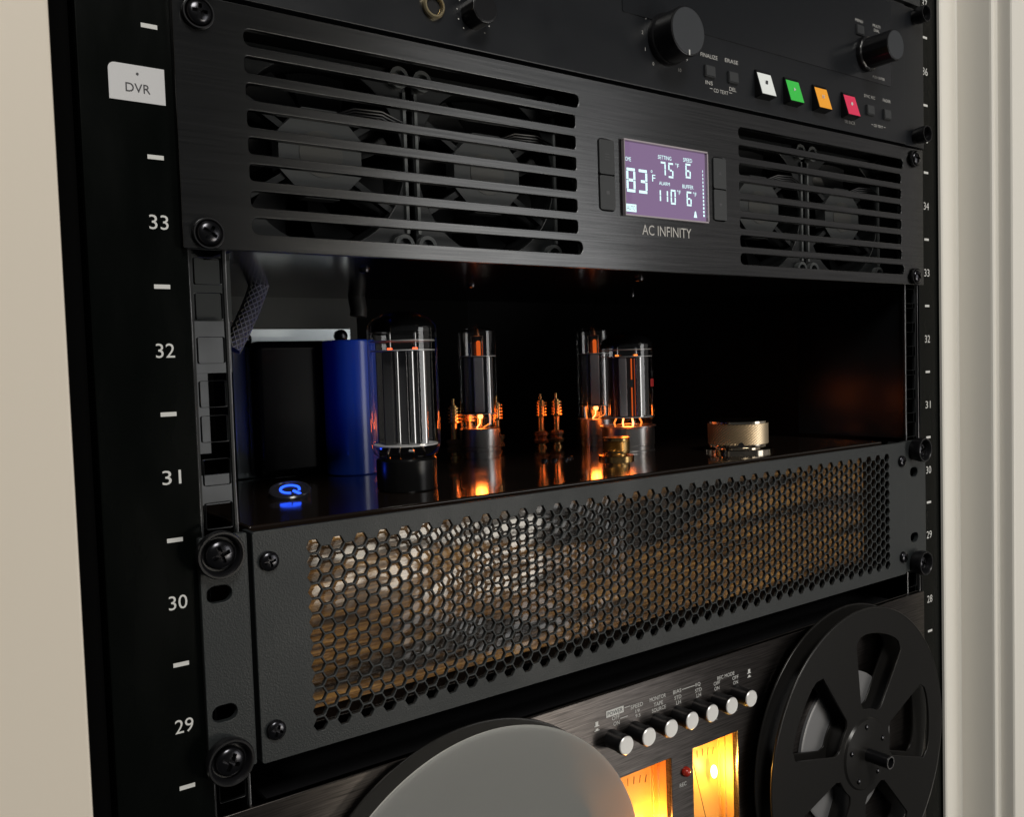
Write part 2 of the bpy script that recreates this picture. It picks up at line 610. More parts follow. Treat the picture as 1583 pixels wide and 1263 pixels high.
def rail(sgn):
    """numbered strip with outer return"""
    bm = bnew()
    xs = sorted((sgn * 271.5, sgn * 238.6))
    box(bm, xs[0], xs[1], 0, 2, ZB, ZT, bev=0.5)
    xr = sorted((sgn * 271.5, sgn * 269.5))
    box(bm, xr[0], xr[1], 2.01, 60, ZB, ZT)
    r = obj('rail', bm, M['rail'], rack)
    # strip with the square holes
    holes = []
    for k in range(-9, 9):
        for h in (6.35, 22.225, 38.1):
            z = k * U + h
            holes.append(rrect(sgn * 231.4 - 4.7, sgn * 231.4 + 4.7, z - 4.7, z + 4.7, 0.5, 2))
    xs = sorted((sgn * 238.4, sgn * 225.0))
    obj('hole_strip', plate([(xs[0], ZB), (xs[1], ZB), (xs[1], ZT), (xs[0], ZT)], holes, 2.2, 4.2, 0.15), M['strip'], r, smooth=False)
    for x in (238.5, 225.0):
        bm = bnew()
        n = 60
        pts = [(sgn * x + random.uniform(-.12, .12), 1.4 if x > 230 else 2.4, ZB + (ZT - ZB) * i / n) for i in range(n + 1)]
        tube(bm, pts, [random.uniform(0.2, 0.4) for _ in pts], 8)
        obj('edge', bm, M['edge'], r)  # lip added to carry the painted edge highlight
    return r


rails = {-1: rail(-1), 1: rail(1)}
tick_me = None
for sgn, r in rails.items():
    for n in range(27, 38):
        z = (n - 31.5) * U
        x = sgn * 248.2
        hide = (sgn < 0 and n >= 34)
        if not hide:
            text('number', str(n), x, z, -0.12, 5.0, M['ink'], r, 6.4)
        if tick_me is None:
            bm = bnew()
            box(bm, -2.7, 2.7, -0.06, 0.06, -0.75, 0.75)
            tick_me = mesh('tick', bm, M['ink'])
        obj('tick', tick_me, None, r, loc=(x, -0.1, z + U / 2))
# inner walls of the rack
bm = bnew()
box(bm, -340, -273, 3, 620, ZB, ZT)
obj('side_panel', bm, M['void'], rack)  # near-black block fills in the dark gap beside the rail
bm = bnew()
box(bm, 273, 340, 14, 620, ZB, ZT)
obj('side_panel', bm, M['dark'], rack)
bm = bnew()
box(bm, -272, 272, 600, 606, ZB, ZT)
obj('back_panel', bm, M['void'], rack)  # coloured near-black for the unlit space behind
bm = bnew()
box(bm, 226.5, 229, 4.6, 88, -44, 57, bev=0.3)
obj('inner_plate', bm, M['gloss'], rack)
# pale bracket that shows through the holes on the near side
bm = bnew()
box(bm, -234, -217, 24, 26, 14, 34)
obj('bracket', bm, M['zinc'], rack)
bm = bnew()
box(bm, -234, -226.6, 24, 26, -17, 13.9)
obj('bracket', bm, M['zinc'], rack)
bm = bnew()
box(bm, -234, -219, 24, 26, -37, -25.5)
obj('bracket', bm, M['zinc'], rack)
bm = bnew()
box(bm, -236, -214, 30, 32, 34.1, 70)
obj('bracket', bm, M['dullbar'], rack)
bm = bnew()
box(bm, -262, -45, 262, 266, 20, 66, bev=0.6)
obj('crossbar', bm, M['dullbar'], rack)

# sticker
bm = bnew()
pts = rrect(-262.2, -244.0, 107.0, 119.3, 0.25, 2)
top_left = [(-262.2 + 2.2 * (1 - math.cos(t)), 119.3 - 2.2 * (1 - math.sin(t))) for t in [math.radians(90 - 15 * i) for i in range(7)]]
pts = [(-244.0, 107.0), (-244.0, 119.3)] + top_left[:] + [(-262.2, 107.0)]
prism(bm, pts, -0.32, -0.06)
lab = tag(obj('label_sticker', bm, M['label'], smooth=False), 'white rounded sticker reading DVR on the black rail', 'sticker')
text('lettering', 'DVR', -252.9, 111.6, -0.45, 3.0, M['inkdark'], lab, 8.0)
bm = bnew()
prism(bm, circle(-252.9, 116.4, 0.45, 12), -0.45, -0.40)
obj('dot', bm, M['inkdark'], lab)

# ------------------------------------------------------------------ screws
_cache = {}


def screw_mesh(r):
    if ('s', r) in _cache:
        return _cache[('s', r)]
    bm = bnew()
    lathe(bm, [(r, 0), (r, 0.26 * r), (r * .96, .36 * r), (r * .86, .46 * r), (r * .68, .54 * r), (r * .42, .59 * r), (0, .61 * r)], axis='Y', seg=36)
    head = bpy.data.objects.new('head_tmp', mesh('screw', bm, M['screw'], True))
    bm = bnew()
    for k_, a in enumerate((0.35, 0.35 + math.pi / 2)):
        c, s_ = math.cos(a), math.sin(a)
        L, t = r * .60, r * .14
        pts = [(-L * c - t * s_, -L * s_ + t * c), (-L * c + t * s_, -L * s_ - t * c), (L * c + t * s_, L * s_ - t * c), (L * c - t * s_, L * s_ + t * c)]
        prism(bm, pts, -1.2 * r, (-.24 - .01 * k_) * r)
    cut = bpy.data.objects.new('cut_tmp', mesh('cut_tmp', bm, M['dark']))
    C.objects.link(head)
    C.objects.link(cut)
    md = head.modifiers.new('cut', 'BOOLEAN')
    md.operation = 'DIFFERENCE'
    md.solver = 'EXACT'
    md.use_self = True
    md.object = cut
    dg = bpy.context.evaluated_depsgraph_get()
    me = bpy.data.meshes.new_from_object(head.evaluated_get(dg))
    me.name = 'screw'
    bpy.data.objects.remove(head)
    bpy.data.objects.remove(cut)
    _cache[('s', r)] = me
    return me


def screw(parent, x, y, z, r, cup=0.0, depth=0.0, rot=0.0):
    """screw head on the plane y; with cup > 0 it sits in a plastic cup washer"""
    if cup:
        key = ('c', cup, depth)
        if key not in _cache:
            bm = bnew()
            lathe(bm, [(cup * .80, 0), (cup * .92, depth * .15), (cup, depth * .55), (cup, depth - .8), (cup * .96, depth), (cup * .88, depth),
                       (cup * .80, depth - .8), (cup * .72, depth * .45), (cup * .2, depth * .40)], axis='Y', seg=40)
            _cache[key] = mesh('cup_washer', bm, M['plastic'], True)
        parent = obj('cup_washer', _cache[key], None, parent, loc=(x, y, z))
        y -= depth * .42
    s = obj('screw', screw_mesh(r), None, parent, loc=(x, y, z))
    s.rotation_euler.y = rot
    return s


# ------------------------------------------------------------------ disc recorder (top)
rec = thing('disc_recorder', (0, 100, 147), 'black disc recorder with large knob and white, green, orange and red keys', 'recorder')
ZR0, ZR1 = 147.6, 236.3
bm = bnew()
box(bm, -220, 217.5, -4.0, 6, ZR0, ZR1, bev=0.7)
face = obj('faceplate', bm, M['recorder'], rec)
for s in (-1, 1):
    bm = bnew()
    xs = sorted((s * 241, s * 218.6))
    box(bm, xs[0], xs[1], -3.0, -0.2, ZR0, ZR1, bev=0.4)
    ear = obj('rack_ear', bm, M['recorder'], rec)
    for z in (154.5, 231.0):
        screw(ear, s * 231.5 - (1 if s > 0 else 0), -3.0, z, 3.4, 5.4, 8.5, random.uniform(0, 1))
bm = bnew()
box(bm, -215, 215, 6.1, 260, ZR0 + 1, ZR1)
obj('case', bm, M['dark'], rec)
# smoked window with its seam
bm = bnew()
prism(bm, rrect(-30, 200.5, 181.5, 234, 1.0, 3), -4.35, -3.5)
obj('display_window', bm, M['window'], rec, smooth=False)
# headphone jack and level knob
bm = bnew()
lathe(bm, [(5.2, 0), (5.2, 1.4), (4.6, 2.0), (3.9, 2.0), (3.6, 1.2), (3.5, 0.05)], (-136.5, -4.0, 161.7), 'Y', 36)
j = obj('jack_ring', bm, M['brass'], rec)
bm = bnew()
lathe(bm, [(3.45, 0), (3.45, 0.15)], (-136.5, -4.0, 161.7), 'Y', 24)
obj('jack_hole', bm, M['dark'], j)


def knob(parent, x, z, y0, r, depth, capmat, ribs=0, name='knob', skirt=None):
    bm = bnew()
    prof = [(r, 0), (r, depth - 0.8), (r - 0.3, depth - 0.2), (r - 0.8, depth)]
    if skirt:
        prof = [(skirt, 0), (skirt, 2.5), (skirt - .5, 3.2), (r, 3.6)] + prof[1:]
    lathe(bm, prof, (x, y0, z), 'Y', 56)
    if ribs:
        bm2 = bm
        for v in bm2.verts:
            a = math.atan2(v.co.z - z, v.co.x - x)
            f = 1 - 0.035 * (0.5 + 0.5 * math.cos(a * ribs))
            v.co.x = x + (v.co.x - x) * f
            v.co.z = z + (v.co.z - z) * f
    k = obj(name, bm, M['plastic'], parent)
    bm = bnew()
    lathe(bm, [(r - 0.9, depth - 0.05), (r - 0.9, depth + 0.12), (r - 1.3, depth + 0.2)], (x, y0, z), 'Y', 56)
    obj('cap', bm, capmat, k)
    return k


k = knob(rec, -116.3, 162.3, -4.0, 6.4, 9, M['plastic'], ribs=12)
for i in range(11):
    a = math.radians(-128 + i * 25.6 - 90 + 90)
    a = math.radians(90 - (-140 + i * 28))
    bm = bnew()
    prism(bm, circle(-116.3 + 8.4 * math.cos(a), 162.3 + 8.4 * math.sin(a), 0.32, 8), -4.2, -4.05)
    obj('scale_dot', bm, M['inkdim'], face)
k = knob(rec, -0.5, 173.2, -4.0, 12.0, 15, M['knobcap'], skirt=12.8)
bm = bnew()
box(bm, -0.9, -0.1, -19.5, -19.2, 161.5, 164.0)
obj('pointer', bm, M['ink'], k)
for i in range(11):
    a = math.radians(90 - (-145 + i * 29))
    text('scale_number', str(i), -0.5 + 16.4 * math.cos(a), 173.2 + 16.0 * math.sin(a), -4.15, 1.7, M['inkdim'], face)
knob(rec, 172.8, 196.6, -4.0, 9.2, 20, M['knobcap'], ribs=14, skirt=10.6)


def key(parent, x, z, w_, h, d0, d1, mat, name='key', base=True):
    """wedge key: top edge d0 and bottom edge d1 in front of the panel"""
    y = -4.0
    bm = bnew()
    x0, x1, z0, z1 = x - w_ / 2, x + w_ / 2, z - h / 2, z + h / 2
    v = [bm.verts.new(p) for p in ((x0, y + .5, z0), (x1, y + .5, z0), (x1, y + .5, z1), (x0, y + .5, z1),
                                   (x0, y - d1, z0 + 1.0), (x1, y - d1, z0 + 1.0), (x1, y - d0, z1 - .4), (x0, y - d0, z1 - .4))]
    for f in ((0, 3, 2, 1), (4, 5, 6, 7), (0, 1, 5, 4), (1, 2, 6, 5), (2, 3, 7, 6), (3, 0, 4, 7)):
        bm.faces.new([v[i] for i in f])
    bmesh.ops.bevel(bm, geom=bm.edges[:], offset=0.35, segments=2, affect='EDGES')
    k = obj(name, bm, M['plastic'] if mat else M['button'], parent)
    if mat:
        bm = bnew()
        e = 0.5
        q = [(x0 + e, y - d1 - .12, z0 + 1.0 + e), (x1 - e, y - d1 - .12, z0 + 1.0 + e), (x1 - e, y - d0 - .12, z1 - .4 - e), (x0 + e, y - d0 - .12, z1 - .4 - e)]
        bm.faces.new([bm.verts.new(p) for p in q])
        r = bmesh.ops.extrude_face_region(bm, geom=bm.faces[:])
        for vv in [g for g in r['geom'] if isinstance(g, bmesh.types.BMVert)]:
            vv.co.y += 0.3
        obj('cap', bm, mat, k, smooth=False)
    return k


def mark(parent, kind, x, z, y, s, mat, dy=0.0):
    bm = bnew()
    if kind == 'stop':
        bar(bm, x - s, x + s, z - s, z + s, y)
    elif kind == 'play':
        bm.faces.new([bm.verts.new(p) for p in ((x - s, y, z - s), (x + s, y, z), (x - s, y, z + s))])
    elif kind == 'pause':
        bar(bm, x - s, x - s * .3, z - s, z + s, y)
        bar(bm, x + s * .3, x + s, z - s, z + s, y)
    else:
        bm.faces.new([bm.verts.new((px, y, pz)) for px, pz in circle(x, z, s, 16)])
    return obj('symbol', bm, mat, parent, smooth=False)


for x, cn, sym, mm_ in ((73.6, 'white', 'stop', M['inkdark']), (98.4, 'green', 'play', M['ink']), (124.8, 'orange', 'pause', M['inkdim']), (153.2, 'crimson', 'record', M['ink'])):
    k = key(rec, x, 162.6, 12.6, 15.6, 1.0, 5.0, M['key_' + cn])
    mark(k, sym, x, 163.3, -7.45, 1.0, mm_)
for x, z in ((30.8, 162.6), (49.0, 162.3), (176.5, 163.2), (195.0, 163.0), (166.5, 209.8)):
    key(rec, x, z, 7.6, 7.0, 1.3, 1.6, None, 'small_key')
TY = -4.15
for s_, x, z, h, wd in (('FINALIZE', 31, 170.9, 2.0, 13), ('ERASE', 48.6, 171.2, 2.0, 10.5), ('INS', 30.6, 157.2, 2.0, 5.5), ('DEL', 49.2, 156.6, 2.0, 5.6),
                        ('CD TEXT', 39.8, 154.0, 1.9, 11.5), ('TR INCR', 155.6, 153.4, 1.9, 11), ('SYNC REC', 176.8, 171.8, 1.8, 12), ('FADER', 195.6, 172.0, 1.8, 8.5),
                        ('CD TEXT', 186, 155.0, 1.6, 10), ('MENU', 166.0, 215.6, 1.7, 8), ('MULTI', 184.6, 215.9, 1.7, 8), ('DIAL', 184.8, 213.2, 1.7, 6), ('PUSH ENTER', 186.5, 184.6, 1.6, 13)):
    text('lettering', s_, x, z, TY if z < 180 else -4.5, h, M['inkdim'], face, wd)
for x0, x1, zz in ((31, 33.2, 154.5), (46.3, 48.6, 154.5), (178.5, 180.2, 155.2), (192, 193.8, 155.2)):
    bm = bnew()
    bar(bm, x0, x1, zz - .15, zz + .15, TY)
    obj('bracket_line', bm, M['inkdim'], face)
for i in range(6):
    bm = bnew()
    box(bm, -52 + i * 5, -49.6 + i * 5, -4.6, -4.2, 189 + (i % 2) * 3.4, 190.0 + (i % 2) * 3.4)
    obj('indicator', bm, M['inkdim'], face)

# unit above, only its lower lip is seen
bm = bnew()
box(bm, -241, 238, -3.0, 4, 239.0, 282, bev=0.6)
tag(obj('blank_panel', bm, M['plasticmat']), 'plain black blank panel above the disc recorder', 'rack panel')

# ------------------------------------------------------------------ fan panel
fan = thing('cooling_fan_panel', (0, 100, 57), 'brushed black rack fan panel with slotted vents and lit temperature display', 'fan panel')
ZF0, ZF1 = 57.9, 146.2
rows = [134.9 - 9.67 * i for i in range(8)]
holes = []
for bx0, bx1 in ((-216.3, -60.8), (54.2, 212.6)):
    for i, z in enumerate(rows):
        e = 2.6 if i in (0, 7) else 0
        h = 3.05
        if e:
            sg = 1 if i == 0 else -1
            pts = rrect(bx0, bx1 + e, z - h, z + h, 2.6, 4)
        else:
            pts = rrect(bx0, bx1, z - h, z + h, 1.5, 4)
        holes.append(pts)
holes.append(rrect(-47.3, -37.0, 85.6, 119.6, 2.4, 4))
holes.append(rrect(32.6, 43.2, 86.2, 119.6, 2.4, 4))
fp = obj('faceplate', plate(rrect(-241.2, 238.8, ZF0, ZF1, 0.6, 2), holes, -3.2, 0, 0.25), M['anod'], fan, smooth=False)
for sx in (-232.6, 227.5):
    for z, a in ((139.6, 0.4), (63.2, 0.9)):
        screw(fan, sx, -3.2, z, 4.4, 5.6, 2.0, a)
# housing: top, bottom, sides, back so that the fans sit in the dark
bm = bnew()
box(bm, -222, 220, 0.1, 190, ZF0 + 0.3, ZF0 + 1.8)
obj('bottom_cover', bm, M['under'], fan)
bm = bnew()
box(bm, -222, 220, 0.1, 190, ZF1 - 1.8, ZF1 - 0.3)
obj('top_cover', bm, M['dark'], fan)
bm = bnew()
box(bm, -224, -222.1, 0.1, 190, ZF0 + 0.3, ZF1 - .3)
obj('side_cover', bm, M['dark'], fan)
bm = bnew()
box(bm, 220.1, 222, 0.1, 190, ZF0 + 0.3, ZF1 - .3)
obj('side_cover', bm, M['dark'], fan)
bm = bnew()
box(bm, -55, 50, 0.3, 60, ZF0 + 2, ZF1 - 2)
obj('controller_box', bm, M['dark'], fan)
bm = bnew()
box(bm, -221, 219, 186, 189, ZF0 + 2, ZF1 - 2)
obj('back_cover', bm, M['dark'], fan)
# underside screws
for x, y in ((-150, 40), (-60, 90), (10, 30), (90, 120)):
    bm = bnew()
    lathe(bm, [(2.6, 0), (2.4, -1.0), (1.2, -1.6), (0, -1.7)], (x, y, ZF0 + 0.3), 'Z', 16)
    obj('cover_screw', bm, M['screw'], fan)


def make_fan(cx, cz):
    y0 = 17.0
    hs = 39.5
    bm = plate(rrect(cx - hs, cx + hs, cz - hs, cz + hs, 3, 3), [circle(cx, cz, 37.6, 48)] +
               [circle(cx + a * 35.4, cz + b * 35.4, 2.2, 12) for a in (-1, 1) for b in (-1, 1)], y0, y0 + 3, 0.3)
    fr = obj('fan', bm, M['fangrey'], fan, smooth=False)
    bm = bnew()
    lathe(bm, [(39.0, 0), (37.6, 0), (37.6, -21), (39.0, -21), (39.0, 0)], (cx, y0 + 3, cz), 'Y', 48, close=False)
    obj('duct', bm, M['fanblade'], fr)
    bm = bnew()
    oct_ = [(cx + 19.5 * math.cos(math.radians(22.5 + 45 * i)), cz + 19.5 * math.sin(math.radians(22.5 + 45 * i))) for i in range(8)]
    prism(bm, oct_, y0 + 1, y0 + 8)
    hub = obj('hub', bm, M['fanhub'], fr, smooth=False)
    bm = bnew()
    prism(bm, circle(cx, cz, 9.5, 24), y0 + 0.7, y0 + 0.95)
    obj('hub_label', bm, M['fanlabel'], fr, smooth=False)
    for a in (32, 148, 212, 328):
        a = math.radians(a)
        c, s = math.cos(a), math.sin(a)
        bm = bnew()
        t = 1.3
        pts = [(cx + c * 17 - s * t, cz + s * 17 + c * t), (cx + c * 17 + s * t, cz + s * 17 - c * t), (cx + c * 38 + s * t, cz + s * 38 - c * t), (cx + c * 38 - s * t, cz + s * 38 + c * t)]
        prism(bm, pts, y0 + 2.5, y0 + 6)
        obj('strut', bm, M['fangrey'], fr, smooth=False)
    for kx in range(7):
        a0 = kx * 2 * math.pi / 7
        bm = bnew()
        n = 6
        grid = []
        for i in range(n + 1):
            r = 15 + 21.5 * i / n
            ring = []
            for jx in range(4):
                t = jx / 3
                a = a0 + 0.62 * t + 0.25 * i / n
                ring.append(bm.verts.new((cx + r * math.cos(a), y0 + 9 + 9 * t, cz + r * math.sin(a))))
            grid.append(ring)
        for i in range(n):
            for jx in range(3):
                bm.faces.new((grid[i][jx], grid[i][jx + 1], grid[i + 1][jx + 1], grid[i + 1][jx]))
        r_ = bmesh.ops.solidify(bm, geom=bm.faces[:], thickness=0.9)
        obj('blade', bm, M['fanblade'], fr)
    # corner bosses
    for a in (-1, 1):
        for b in (-1, 1):
            bm = bnew()
            lathe(bm, [(4.6, 0), (4.6, 3.0), (3.0, 3.0), (3.0, 0.2)], (cx + a * 35.4, y0, cz + b * 35.4), 'Y', 20)
            obj('corner_boss', bm, M['boss'], fr)
    for sx in (-1, 1):
        bm = bnew()
        box(bm, cx + sx * 38.2 - .7, cx + sx * 38.2 + .7, y0 - 1.2, y0 - .1, cz - 30, cz + 30)
        obj('lit_frame_edge', bm, M['boss'], fr, smooth=False)  # pale bar added to paint the lit edge of the frame
    # lead wires
    bm = bnew()
    for i in range(3):
        tube(bm, [(cx + 4, y0 + 2, cz + 14 + i * .8), (cx + 14, y0 - 2, cz + 17 + i * 1.2), (cx + 26, y0 - 3, cz + 17 + i * 1.3), (cx + 37, y0 - 1, cz + 14 + i * 1.6)], 0.45, 6)
    obj('lead_wire', bm, M['plastic'], fr)


for cx in (-178.5, -96.5, 97, 179.5):
    make_fan(cx, 101.6)

# display and buttons
disp = None
bm = bnew()
box(bm, -31.6, 26.4, -3.7, -3.25, 84.9, 119.9)
disp = obj('display', bm, M['lcd'], fan, smooth=False)
bm = bnew()
box(bm, -31.6, 26.4, -5.4, -4.6, 84.9, 119.9)
obj('display_cover', bm, M['pane'], disp, smooth=False)
for x0, x1, z0, z1 in ((-32.2, 27.0, 120.0, 120.9), (-32.2, 27.0, 84.0, 84.8), (26.5, 27.3, 84.85, 119.95), (-32.2, -31.65, 84.85, 119.95)):
    bm = bnew()
    box(bm, x0, x1, -5.4, -3.22, z0, z1, bev=0.15, seg=1)
    obj('display_edge', bm, M['litedge'], disp, smooth=False)
SEG = {'0': 'abcdef', '1': 'bc', '3': 'abgcd', '5': 'afgcd', '6': 'afgcde', '7': 'abcf', '8': 'abcdefg'}
SEG['7'] = 'abc'


def seven(ch, x, z, w_, h, t):
    bm = bnew()
    y = -3.85
    x0, x1, z0, z1, zm = x - w_ / 2, x + w_ / 2, z - h / 2, z + h / 2, z
    g = t * 0.16
    for s_ in SEG[ch]:
        if s_ == 'a':
            bar(bm, x0 + g, x1 - g, z1 - t, z1, y)
        if s_ == 'd':
            bar(bm, x0 + g, x1 - g, z0, z0 + t, y)
        if s_ == 'g':
            bar(bm, x0 + t + g, x1 - t - g, zm - t / 2, zm + t / 2, y)
        if s_ == 'f':
            bar(bm, x0, x0 + t, zm + g, z1 - t - g, y)
        if s_ == 'b':
            bar(bm, x1 - t, x1, zm + g, z1 - t - g, y)
        if s_ == 'e':
            bar(bm, x0, x0 + t, z0 + t + g, zm - g, y)
        if s_ == 'c':
            bar(bm, x1 - t, x1, z0 + t + g, zm - g, y)
    obj('digit', bm, M['seg'], disp, smooth=False)


for ch, x, z, w_, h, t in (('8', -26.8, 101.6, 6.0, 11.6, 1.35), ('3', -18.7, 101.6, 6.0, 11.6, 1.35),
                           ('7', -4.4, 109.0, 3.6, 7.6, 0.9), ('5', 1.0, 109.0, 3.6, 7.6, 0.9), ('6', 13.6, 110.0, 3.9, 7.4, 0.9),
                           ('1', -7.6, 95.8, 2.4, 7.4, 0.9), ('1', -2.6, 95.8, 2.4, 7.4, 0.9), ('0', 2.3, 95.8, 3.7, 7.4, 0.9), ('6', 13.9, 95.9, 3.7, 7.4, 0.9)):
    seven(ch, x, z, w_, h, t)
for s_, x, z, h, wd in (('HOME', -29.0, 111.6, 2.0, 5.0), ('SETTING', -3.2, 114.9, 1.9, 9.5), ('SPEED', 13.4, 115.4, 2.0, 6.6), ('ALARM', -3.8, 102.0, 1.7, 7.6), ('BUFFER', 13.2, 101.9, 1.9, 8.2),
                        ('°', -12.6, 107.2, 1.2, 1.2), ('F', -11.2, 104.0, 3.4, 2.2), ('°F', 5.6, 111.9, 2.2, 2.6), ('°F', 6.4, 98.5, 2.2, 2.6), ('°F', 18.2, 98.5, 2.2, 2.6)):
    text('caption', s_, x, z, -3.85, h, M['seg'], disp, wd)
bm = bnew()
bar(bm, -31.0, -23.6, 86.3, 90.0, -3.85)
tg = obj('mode_block', bm, M['seg'], disp, smooth=False)
text('caption', 'AUTO', -27.2, 88.1, -3.95, 2.2, M['lcd'], disp, 5.6)
bm = bnew()
prism(bm, [(17.2, 86.6), (19.6, 86.6), (19.2, 88.0), (18.9, 89.4), (18.4, 90.0), (17.9, 89.4), (17.6, 88.0)], -3.9, -3.82)
obj('bell_icon', bm, M['seg'], disp, smooth=False)
bm = bnew()
for i in range(13):
    bar(bm, 24.3, 24.3 + 0.35 + 0.06 * (13 - i), 87.5 + i * 1.9, 88.7 + i * 1.9, -3.85)
obj('fan_level_bars', bm, M['seg'], disp, smooth=False)
for x0, x1, zz in ((-46.9, -37.4, ((86.1, 102.2), (102.9, 119.1))), (33.0, 42.8, ((86.7, 102.5), (103.2, 119.1)))):
    for z0, z1 in zz:
        bm = bnew()
        low = z0 < 90
        prism(bm, rrect(x0, x1, z0, z1, 0.9, 3), -3.9, -0.5)
        k = obj('key', bm, M['button'], fan, smooth=False)
        bm = bnew()
        xc, zc_ = (x0 + x1) / 2, (z0 + z1) / 2
        if x0 < 0 and not low:
            for i in (-1, 0, 1):
                bar(bm, xc - 1.5, xc + 1.5, zc_ + i * 1.3 - .15, zc_ + i * 1.3 + .15, -4.02)
        elif x0 < 0:
            bar(bm, xc - 1, xc + 1, zc_ - .8, zc_ + .8, -4.02)
        else:
            d = -1 if low else 1
            bm.faces.new([bm.verts.new(p) for p in ((xc - 1.2, -4.02, zc_ - d * .8), (xc + 1.2, -4.02, zc_ - d * .8), (xc, -4.02, zc_ + d))])
        obj('symbol', bm, pmat('key_symbol_grey', (0.07, 0.07, 0.075), 0.5), k, smooth=False)
text('lettering', 'AC INFINITY', -2.0, 78.2, -3.35, 5.0, pmat('silver_print', (0.5, 0.48, 0.45), 0.4), fp, 35.0)

# ------------------------------------------------------------------ tube amplifier
amp = thing('tube_amplifier', (0, 100, -131), 'black tube amplifier with honeycomb mesh front and glossy top', 'amplifier')
ZA0, ZA1 = -131.2, -44.6
P = 5.75
DX = P * math.sqrt(3) / 2
R6 = (P - 0.72) / math.sqrt(3)
hx = []
for i in range(79):
    x = -198.9 + i * DX
    n, zt = (13, -53.2) if i % 2 == 0 else (12, -53.2 - P / 2)
    for j_ in range(n):
        z = zt - j_ * P
        hx.append([(x + R6 * math.cos(math.radians(60 * k_)), z + R6 * math.sin(math.radians(60 * k_))) for k_ in range(6)])
mesh_front = obj('mesh_front', plate(rrect(-222.4, 210.5, ZA0, ZA1, 1.2, 3), hx, -5.2, -3.3, 0.22), M['powder'], amp, smooth=False)
# folded rim behind the mesh front
for x0, x1 in ((-222.2, -220.6), (208.8, 210.3)):
    bm = bnew()
    box(bm, x0, x1, -3.25, 6, ZA0 + .4, ZA1 - .4)
    obj('folded_rim', bm, M['powder'], mesh_front, smooth=False)
for s, x0, x1, hx_ in ((-1, -241.0, -223.6, -234.6), (1, 211.6, 238.6, 224.4)):
    hl = []
    for z in (-65.6, -109.2):
        hl.append(rrect(hx_ - 4.6, hx_ + 4.6, z - 3.1, z + 3.1, 3.05, 6))
    e = obj('rack_ear', plate(rrect(x0, x1, ZA0, ZA1, 0.8, 2), hl, -3.2, -0.2, 0.2), M['powder'], amp, smooth=False)
    for z in (-50.6, -125.6):
        screw(e, hx_ + (-0.2 if s < 0 else 0.5), -3.2, z, 5.4 if s < 0 else 4.6, 8.6 if s < 0 else 8.0, 6.0 if s < 0 else 8.0, 0.5 + z * .01)
for x, z in ((-216.6, -56.0), (-216.8, -119.4), (206.0, -56.8), (206.8, -119.6)):
    screw(mesh_front, x, -5.2, z, 3.7, rot=random.uniform(0, 1))
# chassis
bm = bnew()
box(bm, -219, 206, 8, 225, -127, -44.5, bev=1.0, seg=3)
ch = obj('chassis', bm, M['chassis'], amp)
bm = bnew()
box(bm, -217, 180.5, 5.8, 7.9, -120.0, -47.0, bev=0.4)
obj('wood_panel', bm, M['wood'], amp)
ZC = -44.5


def ring_knob(x, y, r, h, flange, mat, band, name):
    """knurled knob standing on the chassis top"""
    root_bm = bnew()
    lathe(root_bm, [(flange, 0), (flange, 1.7), (flange - .4, 2.1), (r * .8, 2.2), (r * .8, 3.0)], (x, y, ZC), 'Z', 64)
    base = obj(name, root_bm, M[band], amp)
    bm = bnew()
    lathe(bm, [(r * .8, 3.0), (r - .3, 3.1), (r, 3.5), (r, 4.9), (r - .4, 5.1)], (x, y, ZC), 'Z', 64, close=False)
    lathe(bm, [(r - .4, h - 2.0), (r, h - 1.8), (r, h - .5), (r - .5, h), (0, h)], (x, y, ZC), 'Z', 64, close=False)
    obj('bright_band', bm, M[band], base)
    # diamond knurl
    bm = bnew()
    na, nh = int(r * 5.5) * 2 // 2, max(6, int((h - 7.1) / .8))
    na += na % 2
    vv = []
    for jx in range(nh + 1):
        ring = []
        for ix in range(na):
            a = 2 * math.pi * ix / na
            rr = r - (0.62 if (ix + jx) % 2 else 0.0)
            ring.append(bm.verts.new((x + rr * math.cos(a), y + rr * math.sin(a), ZC + 5.1 + (h - 7.1) * jx / nh)))
        vv.append(ring)
    for jx in range(nh):
        for ix in range(na):
            k_ = (ix + 1) % na
            bm.faces.new((vv[jx][ix], vv[jx][k_], vv[jx + 1][k_], vv[jx + 1][ix]))
    obj('knurl', bm, mat, base, smooth=False)
    return base


vk = ring_knob(105.5, 44, 18.4, 19.5, 21.0, M['knurl'], 'chrome', 'volume_knob')
d = Vector((-333 - 105.5, -322 - 44, 0)).normalized()
d = Vector((d.x * math.cos(.1) - d.y * math.sin(.1), d.x * math.sin(.1) + d.y * math.cos(.1), 0))
bm = bnew()
c0 = Vector((105.5, 44, ZC + 5.0))
tube(bm, [c0 + d * 17.6, c0 + d * 18.6], 1.7, 14)
obj('set_screw', bm, M['dark'], vk)
ring_knob(28.5, 72, 8.1, 12.8, 10.6, M['gold'], 'gold', 'selector_knob')

